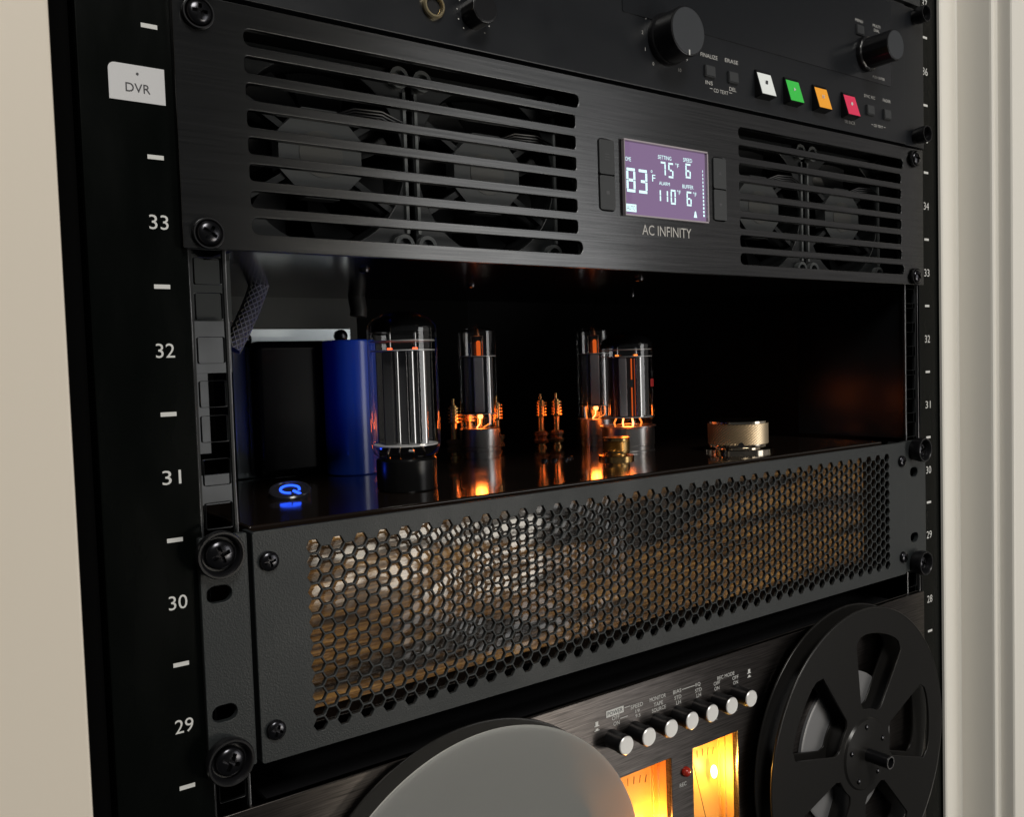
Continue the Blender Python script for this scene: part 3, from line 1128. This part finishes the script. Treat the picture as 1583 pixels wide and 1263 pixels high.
# binding posts
def post(x, y):
    bm = bnew()
    lathe(bm, [(4.2, 0), (4.2, 1.2), (3.2, 1.6), (3.2, 3.0)], (x, y, ZC), 'Z', 24)
    b_ = obj('binding_post', bm, M['gold'], amp)
    bm = bnew()
    lathe(bm, [(3.3, 3.0), (5.0, 3.6), (5.4, 5.4), (4.4, 6.6), (4.4, 8.0), (5.4, 9.2), (5.0, 11.0), (3.2, 11.8)], (x, y, ZC), 'Z', 10)
    obj('insulator', bm, M['amberpl'], b_, smooth=False)
    bm = bnew()
    pr = [(2.5, 11.8), (2.5, 21), (2.9, 22)]
    for i in range(5):
        h = 22.5 + i * 2.15
        pr += [(4.7, h), (4.7, h + .9), (2.9, h + 1.0), (2.9, h + 2.1)]
    pr += [(1.2, 33.5), (1.2, 37.5), (0, 38)]
    lathe(bm, pr, (x, y, ZC), 'Z', 24)
    obj('stem', bm, M['gold'], b_)


for x, y in ((-30.5, 160), (-16.5, 163), (43, 164), (56, 163), (20, 172)):
    if x != 20:
        post(x, y)
post(8.5, 168)

# filter capacitor
bm = bnew()
lathe(bm, [(14.2, 0), (14.8, .6), (14.8, 73.6), (14.2, 74.6), (12.5, 74.8)], (-113, 136, ZC), 'Z', 48)
cp = obj('capacitor', bm, M['cap'], amp)
bm = bnew()
lathe(bm, [(12.4, 74.7), (12.4, 74.3), (0, 74.3)], (-113, 136, ZC), 'Z', 32, close=False)
obj('capacitor_top', bm, M['plasticmat'], cp)

# transformer
TX0, TX1, TZ0, TZ1 = -172.5, -101.5, -44.4, 38.2
bm = bnew()
box(bm, TX0, TX1, 156, 190, TZ0, TZ1, bev=1.0)
tr = obj('transformer', bm, M['lam'], amp)
bm = bnew()
box(bm, TX0 + 6.5, TX1 - 5.5, 142, 155.9, TZ0 + 0.3, TZ1 - 7.6, bev=5.0, seg=5)
obj('end_bell', bm, M['bell'], tr)
for x, z in ((TX0 + 7.2, TZ1 - 6.2), (TX1 - 6.6, TZ1 - 4.8)):
    bm = bnew()
    lathe(bm, [(3.8, 0), (3.8, 1.2), (2.9, 2.3), (1.6, 2.8), (0, 2.9)], (x, 156, z), 'Y', 20)
    obj('bolt', bm, M['screw'], tr)

# lit power button, its face tipped towards the front
pv = Vector((-176.5, 72, ZC + 2.2))
vd = Vector((-333 - pv.x, -322 - pv.y, 0)).normalized()
tilt = Matrix.Translation(pv) @ Matrix.Rotation(math.radians(17), 4, Vector((0, 0, 1)).cross(vd))


def tipped(bm):
    bmesh.ops.transform(bm, matrix=tilt, verts=bm.verts[:])
    return bm


bm = bnew()
lathe(bm, [(9.6, -6), (9.6, 1.2), (9.0, 1.8), (8.0, 1.8), (7.8, 1.3), (0, 1.3)], (0, 0, 0), 'Z', 48)
pb = obj('power_button', tipped(bm), pmat('button_black', (0.02, 0.02, 0.025), 0.2), amp)
view = math.atan2(vd.y, vd.x)
bm = bnew()
arc = []
ga = view + math.radians(38)
for i in range(27):
    a = ga + math.radians(32) + math.radians(296) * i / 26
    arc.append((4.3 * math.cos(a), 4.3 * math.sin(a), 1.45))
tube(bm, arc, 0.6, 8)
obj('power_ring', tipped(bm), M['blue'], pb)
bm = bnew()
tube(bm, [(2.6 * math.cos(ga), 2.6 * math.sin(ga), 1.45), (7.4 * math.cos(ga), 7.4 * math.sin(ga), 1.45)], 0.7, 8)
obj('power_bar', tipped(bm), M['blue'], pb)

bl = bpy.data.lights.new('power_light', 'AREA')
bl.shape = 'DISK'
bl.size = 9 * MM
bl.energy = 0.007
bl.color = (0.02, 0.07, 1.0)
bo = bpy.data.objects.new('power_light', bl)
bo.matrix_world = Matrix.Translation((pv + Vector((0, 0, 3.4))) * MM) @ Matrix.Rotation(math.pi, 4, 'X')
put(bo, pb)

# small marks on the chassis top
for x, y in ((-3, 92), (4, 90), (-9, 94), (12, 96)):
    bm = bnew()
    lathe(bm, [(2.3, 0), (2.1, 1.1), (1.0, 1.6), (0, 1.7)], (x, y, ZC), 'Z', 16)
    obj('chassis_screw', bm, M['screw'], amp)


# ------------------------------------------------------------------ vacuum tubes
def dome_profile(r, z0, z1, rtip=0.0, n=8, squash=0.55):
    h = r * squash
    out = []
    for i in range(n + 1):
        a = math.pi / 2 * i / n
        out.append((max(r * math.cos(a), 0), z1 - h + h * math.sin(a)))
    return out


def big_tube(x, y, rg, rb, hb, total, label, basemat, silver, powerW, skirt=False):
    t = thing('vacuum_tube', (x, y, ZC), label, 'vacuum tube', 'tubes on the amplifier')
    z = ZC
    bm = bnew()
    if skirt:
        lathe(bm, [(rb, 0), (rb, .8), (rb - .4, 1.0), (rb - .4, hb * .25), (rb, hb * .27), (rb, hb - .8), (rb - .5, hb)], (x, y, z), 'Z', 48)
    else:
        lathe(bm, [(rb - .6, 0), (rb, .8), (rb, hb - 1), (rb - .8, hb)], (x, y, z), 'Z', 48)
    obj('base', bm, M[basemat], t)
    g0 = hb - .2
    bm = bnew()
    lathe(bm, [(rb - 2.2, g0), (rg - 1.2, g0 + 2.5), (rg - .2, g0 + 5.5), (rg, g0 + 8), (rg, total - rg * .55)] + dome_profile(rg, 0, total)[1:], (x, y, z), 'Z', 48, close=False)
    obj('glass', bm, M['glass'], t)
    # getter flash in the crown
    r2 = rg - .5
    bm = bnew()
    lathe(bm, [(r2, total - rg * .62)] + [(max(r - .5, 0), h - .5) for r, h in dome_profile(rg, 0, total)], (x, y, z), 'Z', 48, close=False)
    obj('getter_flash', bm, M['getter'], t)
    zm0, zm1 = hb + 6.0, total - rg * .62 - (9 if not silver else 6)
    for zz in (zm0, zm1, zm1 + 4.5):
        bm = bnew()
        lathe(bm, [(rg - 1.2, 0), (rg - 1.2, .5)], (x, y, z + zz), 'Z', 32)
        obj('mica', bm, M['mica'], t)
    # anode: box with side fins turned to the viewer
    va = math.atan2(-322 - y, -333 - x)
    ca, sa = math.cos(va), math.sin(va)

    def place(bm):
        for v in bm.verts:
            px, py = v.co.x, v.co.y
            v.co = Vector((x + px * ca - py * sa, y + px * sa + py * ca, z + v.co.z))
        return bm
    bm = bnew()
    h0, h1 = zm0 + .6, zm1 - .1
    if silver:
        lathe(bm, [(rg - 5.0, h0), (rg - 5.0, h1)], (0, 0, 0), 'Z', 40)
        obj('anode', place(bm), M['anodedark'], t)
        for yy, m_ in ((7.0, 'mirror'), (-2.5, 'anode')):
            bm = bnew()
            if m_ == 'mirror':
                lathe(bm, [(3.0, h0 + .2), (3.0, h1 - .2)], (rg - 7.2, yy, 0), 'Z', 28)
            else:
                box(bm, rg - 7.5, rg - 4.3, yy - 2.6, yy + 2.6, h0 + .2, h1 - .2, bev=1.0)
            obj('plate', place(bm), M[m_], t)
        bm = bnew()
        box(bm, rg - 5.4, rg - 4.4, 2.6, 3.4, h0 + .5, h1 - 1)
        obj('heater_slot', place(bm), M['heat'], t)
    else:
        box(bm, -6, 6, -9.8, 9.8, h0, h1, bev=1.2)
        obj('anode', place(bm), M['anodedark'], t)
        bm = bnew()
        box(bm, 5.9, 7.0, -9.6, -4.6, h0 + .1, h1 - .1, bev=.4)
        obj('plate', place(bm), M['anodedark'], t)
        for yy in (-3.2, 3.4, 8.6):
            bm = bnew()
            lathe(bm, [(1.5 + .7 * (yy > 3), h0 + .1), (1.5 + .7 * (yy > 3), h1 - .1)], (6.2, yy, 0), 'Z', 20)
            obj('highlight_rib', place(bm), M['mirror'], t)  # rounded mirror rib added to catch a vertical highlight
    for yy in (-6, 6):
        bm = bnew()
        lathe(bm, [(.8, zm1 + .5), (.8, zm1 + 9)], (0, yy, 0), 'Z', 10)
        obj('support_rod', place(bm), M['mirror'], t)
        bm = bnew()
        box(bm, -1.0, 1.0, yy - 1.2, yy + 1.2, zm1 + .55, zm1 + 1.6)
        obj('heater_end', place(bm), M['fil'] if silver else emis('heater_end_red', (1.0, 0.10, 0.03), 3.0), t)
    for i, yy in enumerate((-8, -3, 3, 8)):
        bm = bnew()
        lx = 2 if i % 2 else 5
        tube(bm, [(lx, yy, hb + .2), (lx + 1, yy * 1.1, hb + 2.5), (lx, yy * .9, zm0 - .2)], .55, 8)
        obj('heater_lead', place(bm), M['filhot'] if (silver and i in (1, 2)) else (M['fil'] if silver else M['chrome']), t)
    if silver:
        bm = bnew()
        lathe(bm, [(rg + .9, hb - .1), (rg + .9, hb + .5), (rg - 1, hb + .6)], (x, y, z), 'Z', 48, close=False)
        obj('base_lip', bm, M['steel'], t)
        glow('heater_light', (x + ca * (rg - 4), y + sa * (rg - 4), z + hb + 3), powerW, (1.0, 0.17, 0.02), t, 4)
        glow('heater_light', (x, y, z + hb + 3), powerW, (1.0, 0.17, 0.02), t, 4)
    return t


big_tube(-125.5, 52, 16.6, 14.4, 15.5, 85.5, 'large clear tube on a black base beside the blue capacitor', 'tubebase', False, 0)
t4 = big_tube(66, 101, 17.3, 17.0, 16.0, 77.5, 'squat clear tube with black crown and red print behind the small gold knob', 'steel', True, 0.012, skirt=True)
# red printed mark on the bulb
va = math.atan2(-322 - 101, -333 - 66)
for a0, a1, mtr in ((1.02, 1.36, 'redprint'), (-0.35, -.02, 'inkdark')):
    bm = bnew()
    vv = []
    for i in range(7):
        a = va + a0 + (a1 - a0) * i / 6
        if a0 < 0:
            a = va + 0.02 + 0.2 * i / 6
        vv.append((bm.verts.new((66 + 17.4 * math.cos(a), 101 + 17.4 * math.sin(a), ZC + 41.5)), bm.verts.new((66 + 17.4 * math.cos(a), 101 + 17.4 * math.sin(a), ZC + 46.5))))
    for p_, q_ in zip(vv, vv[1:]):
        bm.faces.new((p_[0], q_[0], q_[1], p_[1]))
    obj('print', bm, M[mtr], t4)


def slim_tube(x, y, rg, hb, total, label, powerW):
    t = thing('vacuum_tube', (x, y, ZC), label, 'vacuum tube', 'tubes on the amplifier')
    z = ZC
    rb = rg + .6
    bm = bnew()
    lathe(bm, [(rb - .8, 0), (rb - .8, 1.2), (rb, 1.3), (rb, 3.8), (rb - .35, 4.0), (rb - .35, 4.7), (rb, 4.9), (rb, 6.6), (rb - .35, 6.8), (rb - .35, 7.4), (rb, 7.6),
               (rb, hb - .4), (rb - .4, hb), (rb - 1.4, hb)], (x, y, z), 'Z', 48)
    obj('base', bm, M['steel'], t)
    bm = bnew()
    lathe(bm, [(rg - .2, hb), (rg, hb + 3), (rg, total - rg * .5)] + dome_profile(rg, 0, total - 3, squash=.4)[1:-1] + [(2.2, total - 2.6), (1.2, total - .6), (0, total)], (x, y, z), 'Z', 48, close=False)
    obj('glass', bm, M['glass'], t)
    va = math.atan2(-322 - y, -333 - x)
    ca, sa = math.cos(va), math.sin(va)

    def place(bm):
        for v in bm.verts:
            px, py = v.co.x, v.co.y
            v.co = Vector((x + px * ca - py * sa, y + px * sa + py * ca, z + v.co.z))
        return bm
    zm0, zm1 = hb + 9, total - 22
    for zz in (zm0, zm1):
        bm = bnew()
        lathe(bm, [(rg - 1.0, 0), (rg - 1.0, .45)], (x, y, z + zz), 'Z', 32)
        obj('mica', bm, M['mica'], t)
    bm = bnew()
    box(bm, -4, 4, -9.5, 9.5, zm0 + .5, zm1 - .1, bev=1.5)
    obj('anode', place(bm), M['anodedark'], t)
    bm = bnew()
    box(bm, 3.2, 6.0, -3.0, 3.6, zm0 + .5, zm1 - .1, bev=1.0)
    obj('plate', place(bm), M['anode'], t)
    bm = bnew()
    lathe(bm, [(1.4, zm0 + .5), (1.4, zm1 - .1)], (4.6, 6.6, 0), 'Z', 18)
    obj('highlight_rod', place(bm), M['mirror'], t)  # mirror rod added for a bright vertical streak
    # getter frame and glowing cathode sleeve above the top mica
    bm = bnew()
    tube(bm, [(0, -3.6, zm1 + .4), (0, -3.6, zm1 + 13), (0, 3.6, zm1 + 13), (0, 3.6, zm1 + .4)], .45, 8)
    obj('getter_frame', place(bm), M['chrome'], t)
    bm = bnew()
    lathe(bm, [(1.35, zm1 + .6), (1.35, zm1 + 9.4), (.6, zm1 + 10.2)], (0, .8, 0), 'Z', 16)
    obj('cathode_sleeve', place(bm), M['heat'], t)
    bm = bnew()
    lathe(bm, [(2.0, zm1 + 13.6), (1.6, zm1 + 16), (.8, zm1 + 18), (0, zm1 + 18.3)], (x, y, z), 'Z', 20)
    obj('getter_cup', bm, pmat('copper_getter', (.55, .22, .10), .3, metal=1.0), t)
    for i, (yy, mt_) in enumerate(((-6.5, 'fil'), (0.2, 'filhot'), (7.0, 'fil'))):
        bm = bnew()
        tube(bm, [(3, yy * .6 - 2, hb + .3), (5, yy * .95, hb + 3.0), (4, yy, hb + 7), (3.0, yy * .9, zm0)], [.4, .4, .5, .9 if i == 1 else .5], 8)
        obj('heater_lead', place(bm), M[mt_], t)
    bm = bnew()
    bmesh.ops.create_uvsphere(bm, u_segments=14, v_segments=10, radius=1.7)
    for v in bm.verts:
        v.co += Vector((5, .6, zm0 - 1.5))
    obj('heater', place(bm), M['filhot'], t)
    glow('heater_light', (x + ca * 7, y + sa * 7, z + hb + 4), powerW, (1.0, 0.17, 0.02), t, 4)
    return t


slim_tube(-17, 150, 12.6, 18.6, 86, 'slim glowing tube on a steel base behind the large black-based tube', 0.017)
slim_tube(82, 151, 12.6, 18.6, 86, 'slim glowing tube half hidden behind the squat red-printed tube', 0.017)

# ------------------------------------------------------------------ cables behind
bm = bnew()
path = []
for i in range(25):
    t = i / 24
    path.append((-184 + 22 * t + 2.5 * math.sin(t * 3), 122 + 4 * t, 26 + 50 * t))
tube(bm, path, 4.6, 14)
cb = tag(obj('cable', bm, M['braid']), 'grey braided cable rising behind the transformer', 'cable')
bm = bnew()
for s_ in (-1, 1):
    for k_ in range(10):
        pts = []
        for i in range(25):
            c = Vector(path[i])
            d = (Vector(path[min(i + 1, 24)]) - Vector(path[max(i - 1, 0)])).normalized()
            a_ = d.orthogonal().normalized()
            b_ = d.cross(a_)
            ph = 2 * math.pi * k_ / 10 + s_ * i * .42
            pts.append(c + (a_ * math.cos(ph) + b_ * math.sin(ph)) * 4.7)
        tube(bm, pts, .34, 5)
bs = obj('braid', bm, pmat('braid_strand', (0.50, 0.50, 0.48), .45), cb)
bs['kind'] = 'stuff'
bm = bnew()
tube(bm, [(-88, 175, 62), (-88, 174, 56), (-87.5, 173, 50), (-88, 173, 46)], 5.2, 16)
tag(obj('plug_lead', bm, M['plasticmat']), 'short black round lead hanging beneath the fan panel', 'cable')

# ------------------------------------------------------------------ tape deck
deck = thing('tape_deck', (0, 100, -330), 'black brushed reel-to-reel tape deck with silver push knobs and amber meters', 'tape deck')
ZD1 = -148.6
FY = -0.4
mw = [rrect(11.4, 47.6, -262, -193.4, 0.6, 2), rrect(-41.2, -5.0, -262, -193.4, 0.6, 2)]
dp = obj('faceplate', plate(rrect(-240, 240.5, -420, ZD1, 1.0, 3), mw, FY, FY + 4, 0.3), M['deck'], deck, smooth=False)
bm = bnew()
box(bm, -216, 216, FY + 30, 220, -420, ZD1 - 4)
obj('case', bm, M['dark'], deck)
bm = bnew()
box(bm, -216, 216, FY + 4.1, FY + 30, ZD1 - 5, ZD1 - 3.5)
obj('case_top', bm, M['dark'], deck)
# push knobs
for i, x in enumerate((-46.2, -31.0, -15.4, -0.2, 15.0, 30.4, 46.2)):
    bm = bnew()
    lathe(bm, [(4.6, 0), (4.6, 7.6), (4.9, 7.8), (4.9, 10.2), (4.6, 10.6)], (x, FY, -171.6), 'Y', 40)
    k = obj('push_knob', bm, M['plastic'], deck)
    bm = bnew()
    lathe(bm, [(4.5, 10.55), (4.5, 10.9), (4.2, 11.2), (0, 11.15)], (x, FY, -171.6), 'Y', 40)
    obj('knob_cap', bm, M['spun'] if 'spun' in M else M.setdefault('spun', pmat('spun_aluminium', (0.80, 0.79, 0.77), 0.36, metal=0.45)), k)
# print
TD = FY - 0.15
for s_, x, z, h, wd in (('OFF', -43.0, -161.9, 2.0, 5), ('ON', -42.6, -164.9, 2.0, 4), ('SPEED', -28.6, -159.6, 2.0, 8.5), ('19', -28.2, -162.4, 1.7, 2.8), ('9.5', -28.0, -164.8, 1.7, 3.4),
                        ('MONITOR', -13.8, -159.2, 2.1, 11.5), ('TAPE', -13.5, -162.4, 2.0, 6.6), ('SOURCE', -13.2, -165.2, 2.0, 10), ('BIAS', 0.4, -159.4, 2.0, 6), ('STD', .8, -162.6, 2.0, 5), ('LH', 1.2, -165.4, 2.0, 3.4),
                        ('EQ', 16.2, -159.6, 2.0, 3.8), ('STD', 16.4, -162.6, 2.0, 5), ('LH', 16.6, -165.4, 2.0, 3.4), ('REC MODE', 38.4, -160.0, 2.0, 14), ('OFF', 31, -162.4, 2.0, 5), ('ON', 30.9, -165.2, 2.0, 4),
                        ('OFF', 46.2, -162.8, 2.0, 5), ('ON', 46.2, -165.6, 2.0, 4), ('REC', 3.2, -210.0, 2.0, 5), ('L', 30.5, -181.5, 1.8, 1.4), ('R', 46.5, -181, 1.8, 1.5)):
    text('lettering', s_, x, z, TD, h, M['ink'], dp, wd)
bm = bnew()
bar(bm, -49.2, -37.6, -160.6, -157.3, TD)
obj('print_block', bm, M['ink'], dp, smooth=False)
text('lettering', 'POWER', -43.4, -158.95, TD - .12, 2.0, M['inkdark'], dp, 10)
for x0, x1, zz in ((-37, -33.2, -158.6), (-40, -35, -163.2), (4, 13.8, -159.4)):
    bm = bnew()
    bar(bm, x0, x1, zz - .16, zz + .16, TD)
    obj('print_line', bm, M['ink'], dp, smooth=False)
for x, z in ((57.8, -163.4), (-55.4, -163.4)):
    bm = bnew()
    bar(bm, x - .9, x + .9, z + .6, z + 2.6, TD)
    bar(bm, x - 1.6, x + 1.6, z + .2, z + .6, TD)
    bar(bm, x - 1.6, x + 1.6, z - 2.0, z - 1.6, TD)
    bar(bm, x - .8, x + .8, z - 1.6, z - .8, TD)
    obj('print_symbol', bm, M['ink'], dp, smooth=False)
# record lamp
bm = bnew()
lathe(bm, [(2.7, 0), (2.7, .8), (2.3, 2.0), (1.3, 2.8), (0, 3.0)], (5.2, FY, -203.6), 'Y', 24)
obj('record_lamp', bm, M['red'], deck)
# meters
for (x0, x1), hot in (((11.4, 47.6), True), ((-41.2, -5.0), False)):
    z0, z1 = -262, -193.4
    bm = bnew()
    d0, d1 = FY + 4.05, FY + 26
    box(bm, x0 - 1.5, x0 - .02, d0, d1, z0, z1)
    box(bm, x1 + .02, x1 + 1.5, d0, d1, z0, z1)
    box(bm, x0 - 1.5, x1 + 1.5, d0, d1, z1 + .02, z1 + 1.2)
    box(bm, x0 - 1.5, x1 + 1.5, d0, d1, z0 - 1.2, z0 - .02)
    mt_ = obj('meter', bm, M['well'], deck, smooth=False)
    bm = bnew()
    box(bm, x0 - 1.4, x1 + 1.4, FY + 14, FY + 15, z0 - 1, z1 + 1)
    obj('dial', bm, M['dial'], mt_, smooth=False)
    bm = bnew()
    box(bm, x0 + .2, x1 - .2, FY + 1.2, FY + 2.2, z0 + .2, z1 - .2)
    obj('meter_glass', bm, M['pane'], mt_, smooth=False)
    # inner ribs of the housing on the far side
    for kx in (5.0, 9.0):
        bm = bnew()
        box(bm, x1 - 1.2, x1 - .05, d0 + kx, d0 + kx + 1.0, z0, z1)
        obj('housing_rib', bm, M['well'], mt_, smooth=False)
    # scale arc and needle
    bm = bnew()
    cx, cz = (x0 + x1) / 2, z0 + 8
    for i in range(-6, 7):
        a = math.radians(90 + i * 5.2)
        p0 = Vector((cx + 46 * math.cos(a), FY + 13.9, cz + 46 * math.sin(a)))
        p1 = Vector((cx + 50 * math.cos(a), FY + 13.9, cz + 50 * math.sin(a)))
        if x0 + 1 < p1.x < x1 - 1:
            tube(bm, [p0, p1], .22, 5)
    obj('scale', bm, pmat('scale_brown', (.12, .05, .01), .6), mt_)
    bm = bnew()
    tube(bm, [(cx + 6, FY + 11, cz), (cx - 6.5, FY + 11, cz + 46)], .2, 6)
    obj('needle', bm, pmat('needle_black', (.03, .02, .01), .5), mt_)
    bm = bnew()
    if not hot:
        prism(bm, [(x0 + 3, -196), (x0 + 5.6, -196), (x0 + 8.5, -214), (x0 + 6.4, -214)], FY + 13.7, FY + 13.85)
        obj('red_zone', bm, pmat('red_zone_print', (.5, .05, .02), .5), mt_, smooth=False)
    lx, ly, lz = (x1 - 9.5, FY + 9.5, -217) if hot else (x1 - 6.0, FY + 9.0, -236)
    bm = bnew()
    bmesh.ops.create_uvsphere(bm, u_segments=20, v_segments=14, radius=1.9)
    for v in bm.verts:
        v.co = Vector((lx + v.co.x, ly + v.co.y, lz + v.co.z * 2.0))
    obj('bulb', bm, M['bulb'], mt_)
    glow('bulb_light', (lx, ly - 3.5, lz), 0.10 if hot else 0.26, (1.0, 0.52, 0.10) if hot else (1.0, 0.36, 0.055), mt_, 2.5)


# ------------------------------------------------------------------ reels
def arc_window(cx, cz, r0, r1, a0, a1, rc=4.0):
    """sector opening with softened corners"""
    pts = []
    n = 10
    for i in range(n + 1):
        a = math.radians(a0 + (a1 - a0) * i / n)
        f = min(i, n - i) / n
        rr = r1 - rc * max(0, 1 - f * 6) ** 2
        pts.append((cx + rr * math.cos(a), cz + rr * math.sin(a)))
    for i in range(n + 1):
        a = math.radians(a1 + (a0 - a1) * i / n)
        f = min(i, n - i) / n
        rr = r0 + rc * max(0, 1 - f * 6) ** 2
        pts.append((cx + rr * math.cos(a), cz + rr * math.sin(a)))
    return pts


def ring_edge(cx, cz, r, y, rt_):
    bm = bnew()
    prof_n = 10
    seg = 120
    rings = []
    for i in range(seg):
        a = 2 * math.pi * i / seg
        rings.append([bm.verts.new((cx + (r + rt_ * math.cos(2 * math.pi * k_ / prof_n)) * math.cos(a), y + rt_ * math.sin(2 * math.pi * k_ / prof_n),
                                    cz + (r + rt_ * math.cos(2 * math.pi * k_ / prof_n)) * math.sin(a))) for k_ in range(prof_n)])
    for i in range(seg):
        A, B = rings[i], rings[(i + 1) % seg]
        for k_ in range(prof_n):
            bm.faces.new((A[k_], B[k_], B[(k_ + 1) % prof_n], A[(k_ + 1) % prof_n]))
    bmesh.ops.recalc_face_normals(bm, faces=bm.faces[:])
    return bm


RX, RZ = 146.8, -229.8
reel = thing('tape_reel', (RX, -8, RZ), 'smoked empty tape reel with five openings on the deck spindle', 'tape reel', 'reels on the tape deck')
for yy, off in ((-14.6, 0), (-3.6, 0)):
    wins = [arc_window(RX, RZ, 27, 73, 147 - 72 * k_ - 21 + off, 147 - 72 * k_ + 21 + off) for k_ in range(5)]
    fl = obj('flange', plate(circle(RX, RZ, 88.4, 120), wins, yy, yy + 1.4, 0.3), M['smoke'], reel, smooth=False)
    obj('rim', ring_edge(RX, RZ, 88.4, yy + .7, .85), M['smoke'], fl)
bm = bnew()
lathe(bm, [(24, 0), (24, 9.4)], (RX, -3.65, RZ), 'Y', 48)
hubo = obj('hub', bm, M['smoke'], reel)
bm = bnew()
lathe(bm, [(22, 0), (21, 1.2), (12, 2.2), (6, 2.4)], (RX, -14.6, RZ), 'Y', 48)
obj('hub_cap', bm, M['smoke'], hubo)
for k_ in range(5):
    a = math.radians(20 + 72 * k_)
    bm = bnew()
    lathe(bm, [(1.6, 0), (1.5, .7), (.8, 1.1), (0, 1.2)], (RX + 17 * math.cos(a), -16.2, RZ + 17 * math.sin(a)), 'Y', 16)
    obj('rivet', bm, M['screw'], hubo)
bm = bnew()
lathe(bm, [(47, 0), (47, 1.8), (45.5, 2.4), (20, 2.4)], (RX, FY, RZ), 'Y', 64)
obj('reel_table', bm, M['table'], deck)
bm = bnew()
lathe(bm, [(4.0, 0), (4.0, 14), (3.7, 14.3), (3.2, 14.3), (3.0, 13.9), (2.9, 10)], (RX, -17.0, RZ), 'Y', 32)
sp = obj('spindle', bm, M['plastic'], deck)
bm = bnew()
lathe(bm, [(3.75, 14.2), (3.75, 14.5), (3.1, 14.5), (3.1, 14.2)], (RX, -17.0, RZ), 'Y', 32, close=False)
obj('spindle_rim', bm, M['steel'], sp)

LX, LZ = -129.5, -230.3
reel = thing('tape_reel', (LX, -8, LZ), 'grey solid-faced tape reel full of dark tape beside the power knob', 'tape reel', 'reels on the tape deck')
bm = bnew()
lathe(bm, [(88.2, 0), (88.8, .3), (88.8, 1.1), (88.2, 1.5), (67, 1.5), (65.6, 1.1), (10, 1.1)], (LX, -13.1, LZ), 'Y', 128)
obj('flange', bm, M['greyreel'], reel)
bm = bnew()
lathe(bm, [(88.2, 0), (88.8, .3), (88.8, 1.1), (88.2, 1.5)], (LX, -2.2, LZ), 'Y', 128)
obj('flange', bm, M['smoke'], reel)
bm = bnew()
lathe(bm, [(67.5, 0), (67.5, 9.2)], (LX, -3.75, LZ), 'Y', 96)
obj('tape_pack', bm, M['tape'], reel)
bm = bnew()
lathe(bm, [(38, 0), (38, 1.6), (20, 1.7)], (LX, FY, LZ), 'Y', 48)
obj('reel_table', bm, M['table'], deck)
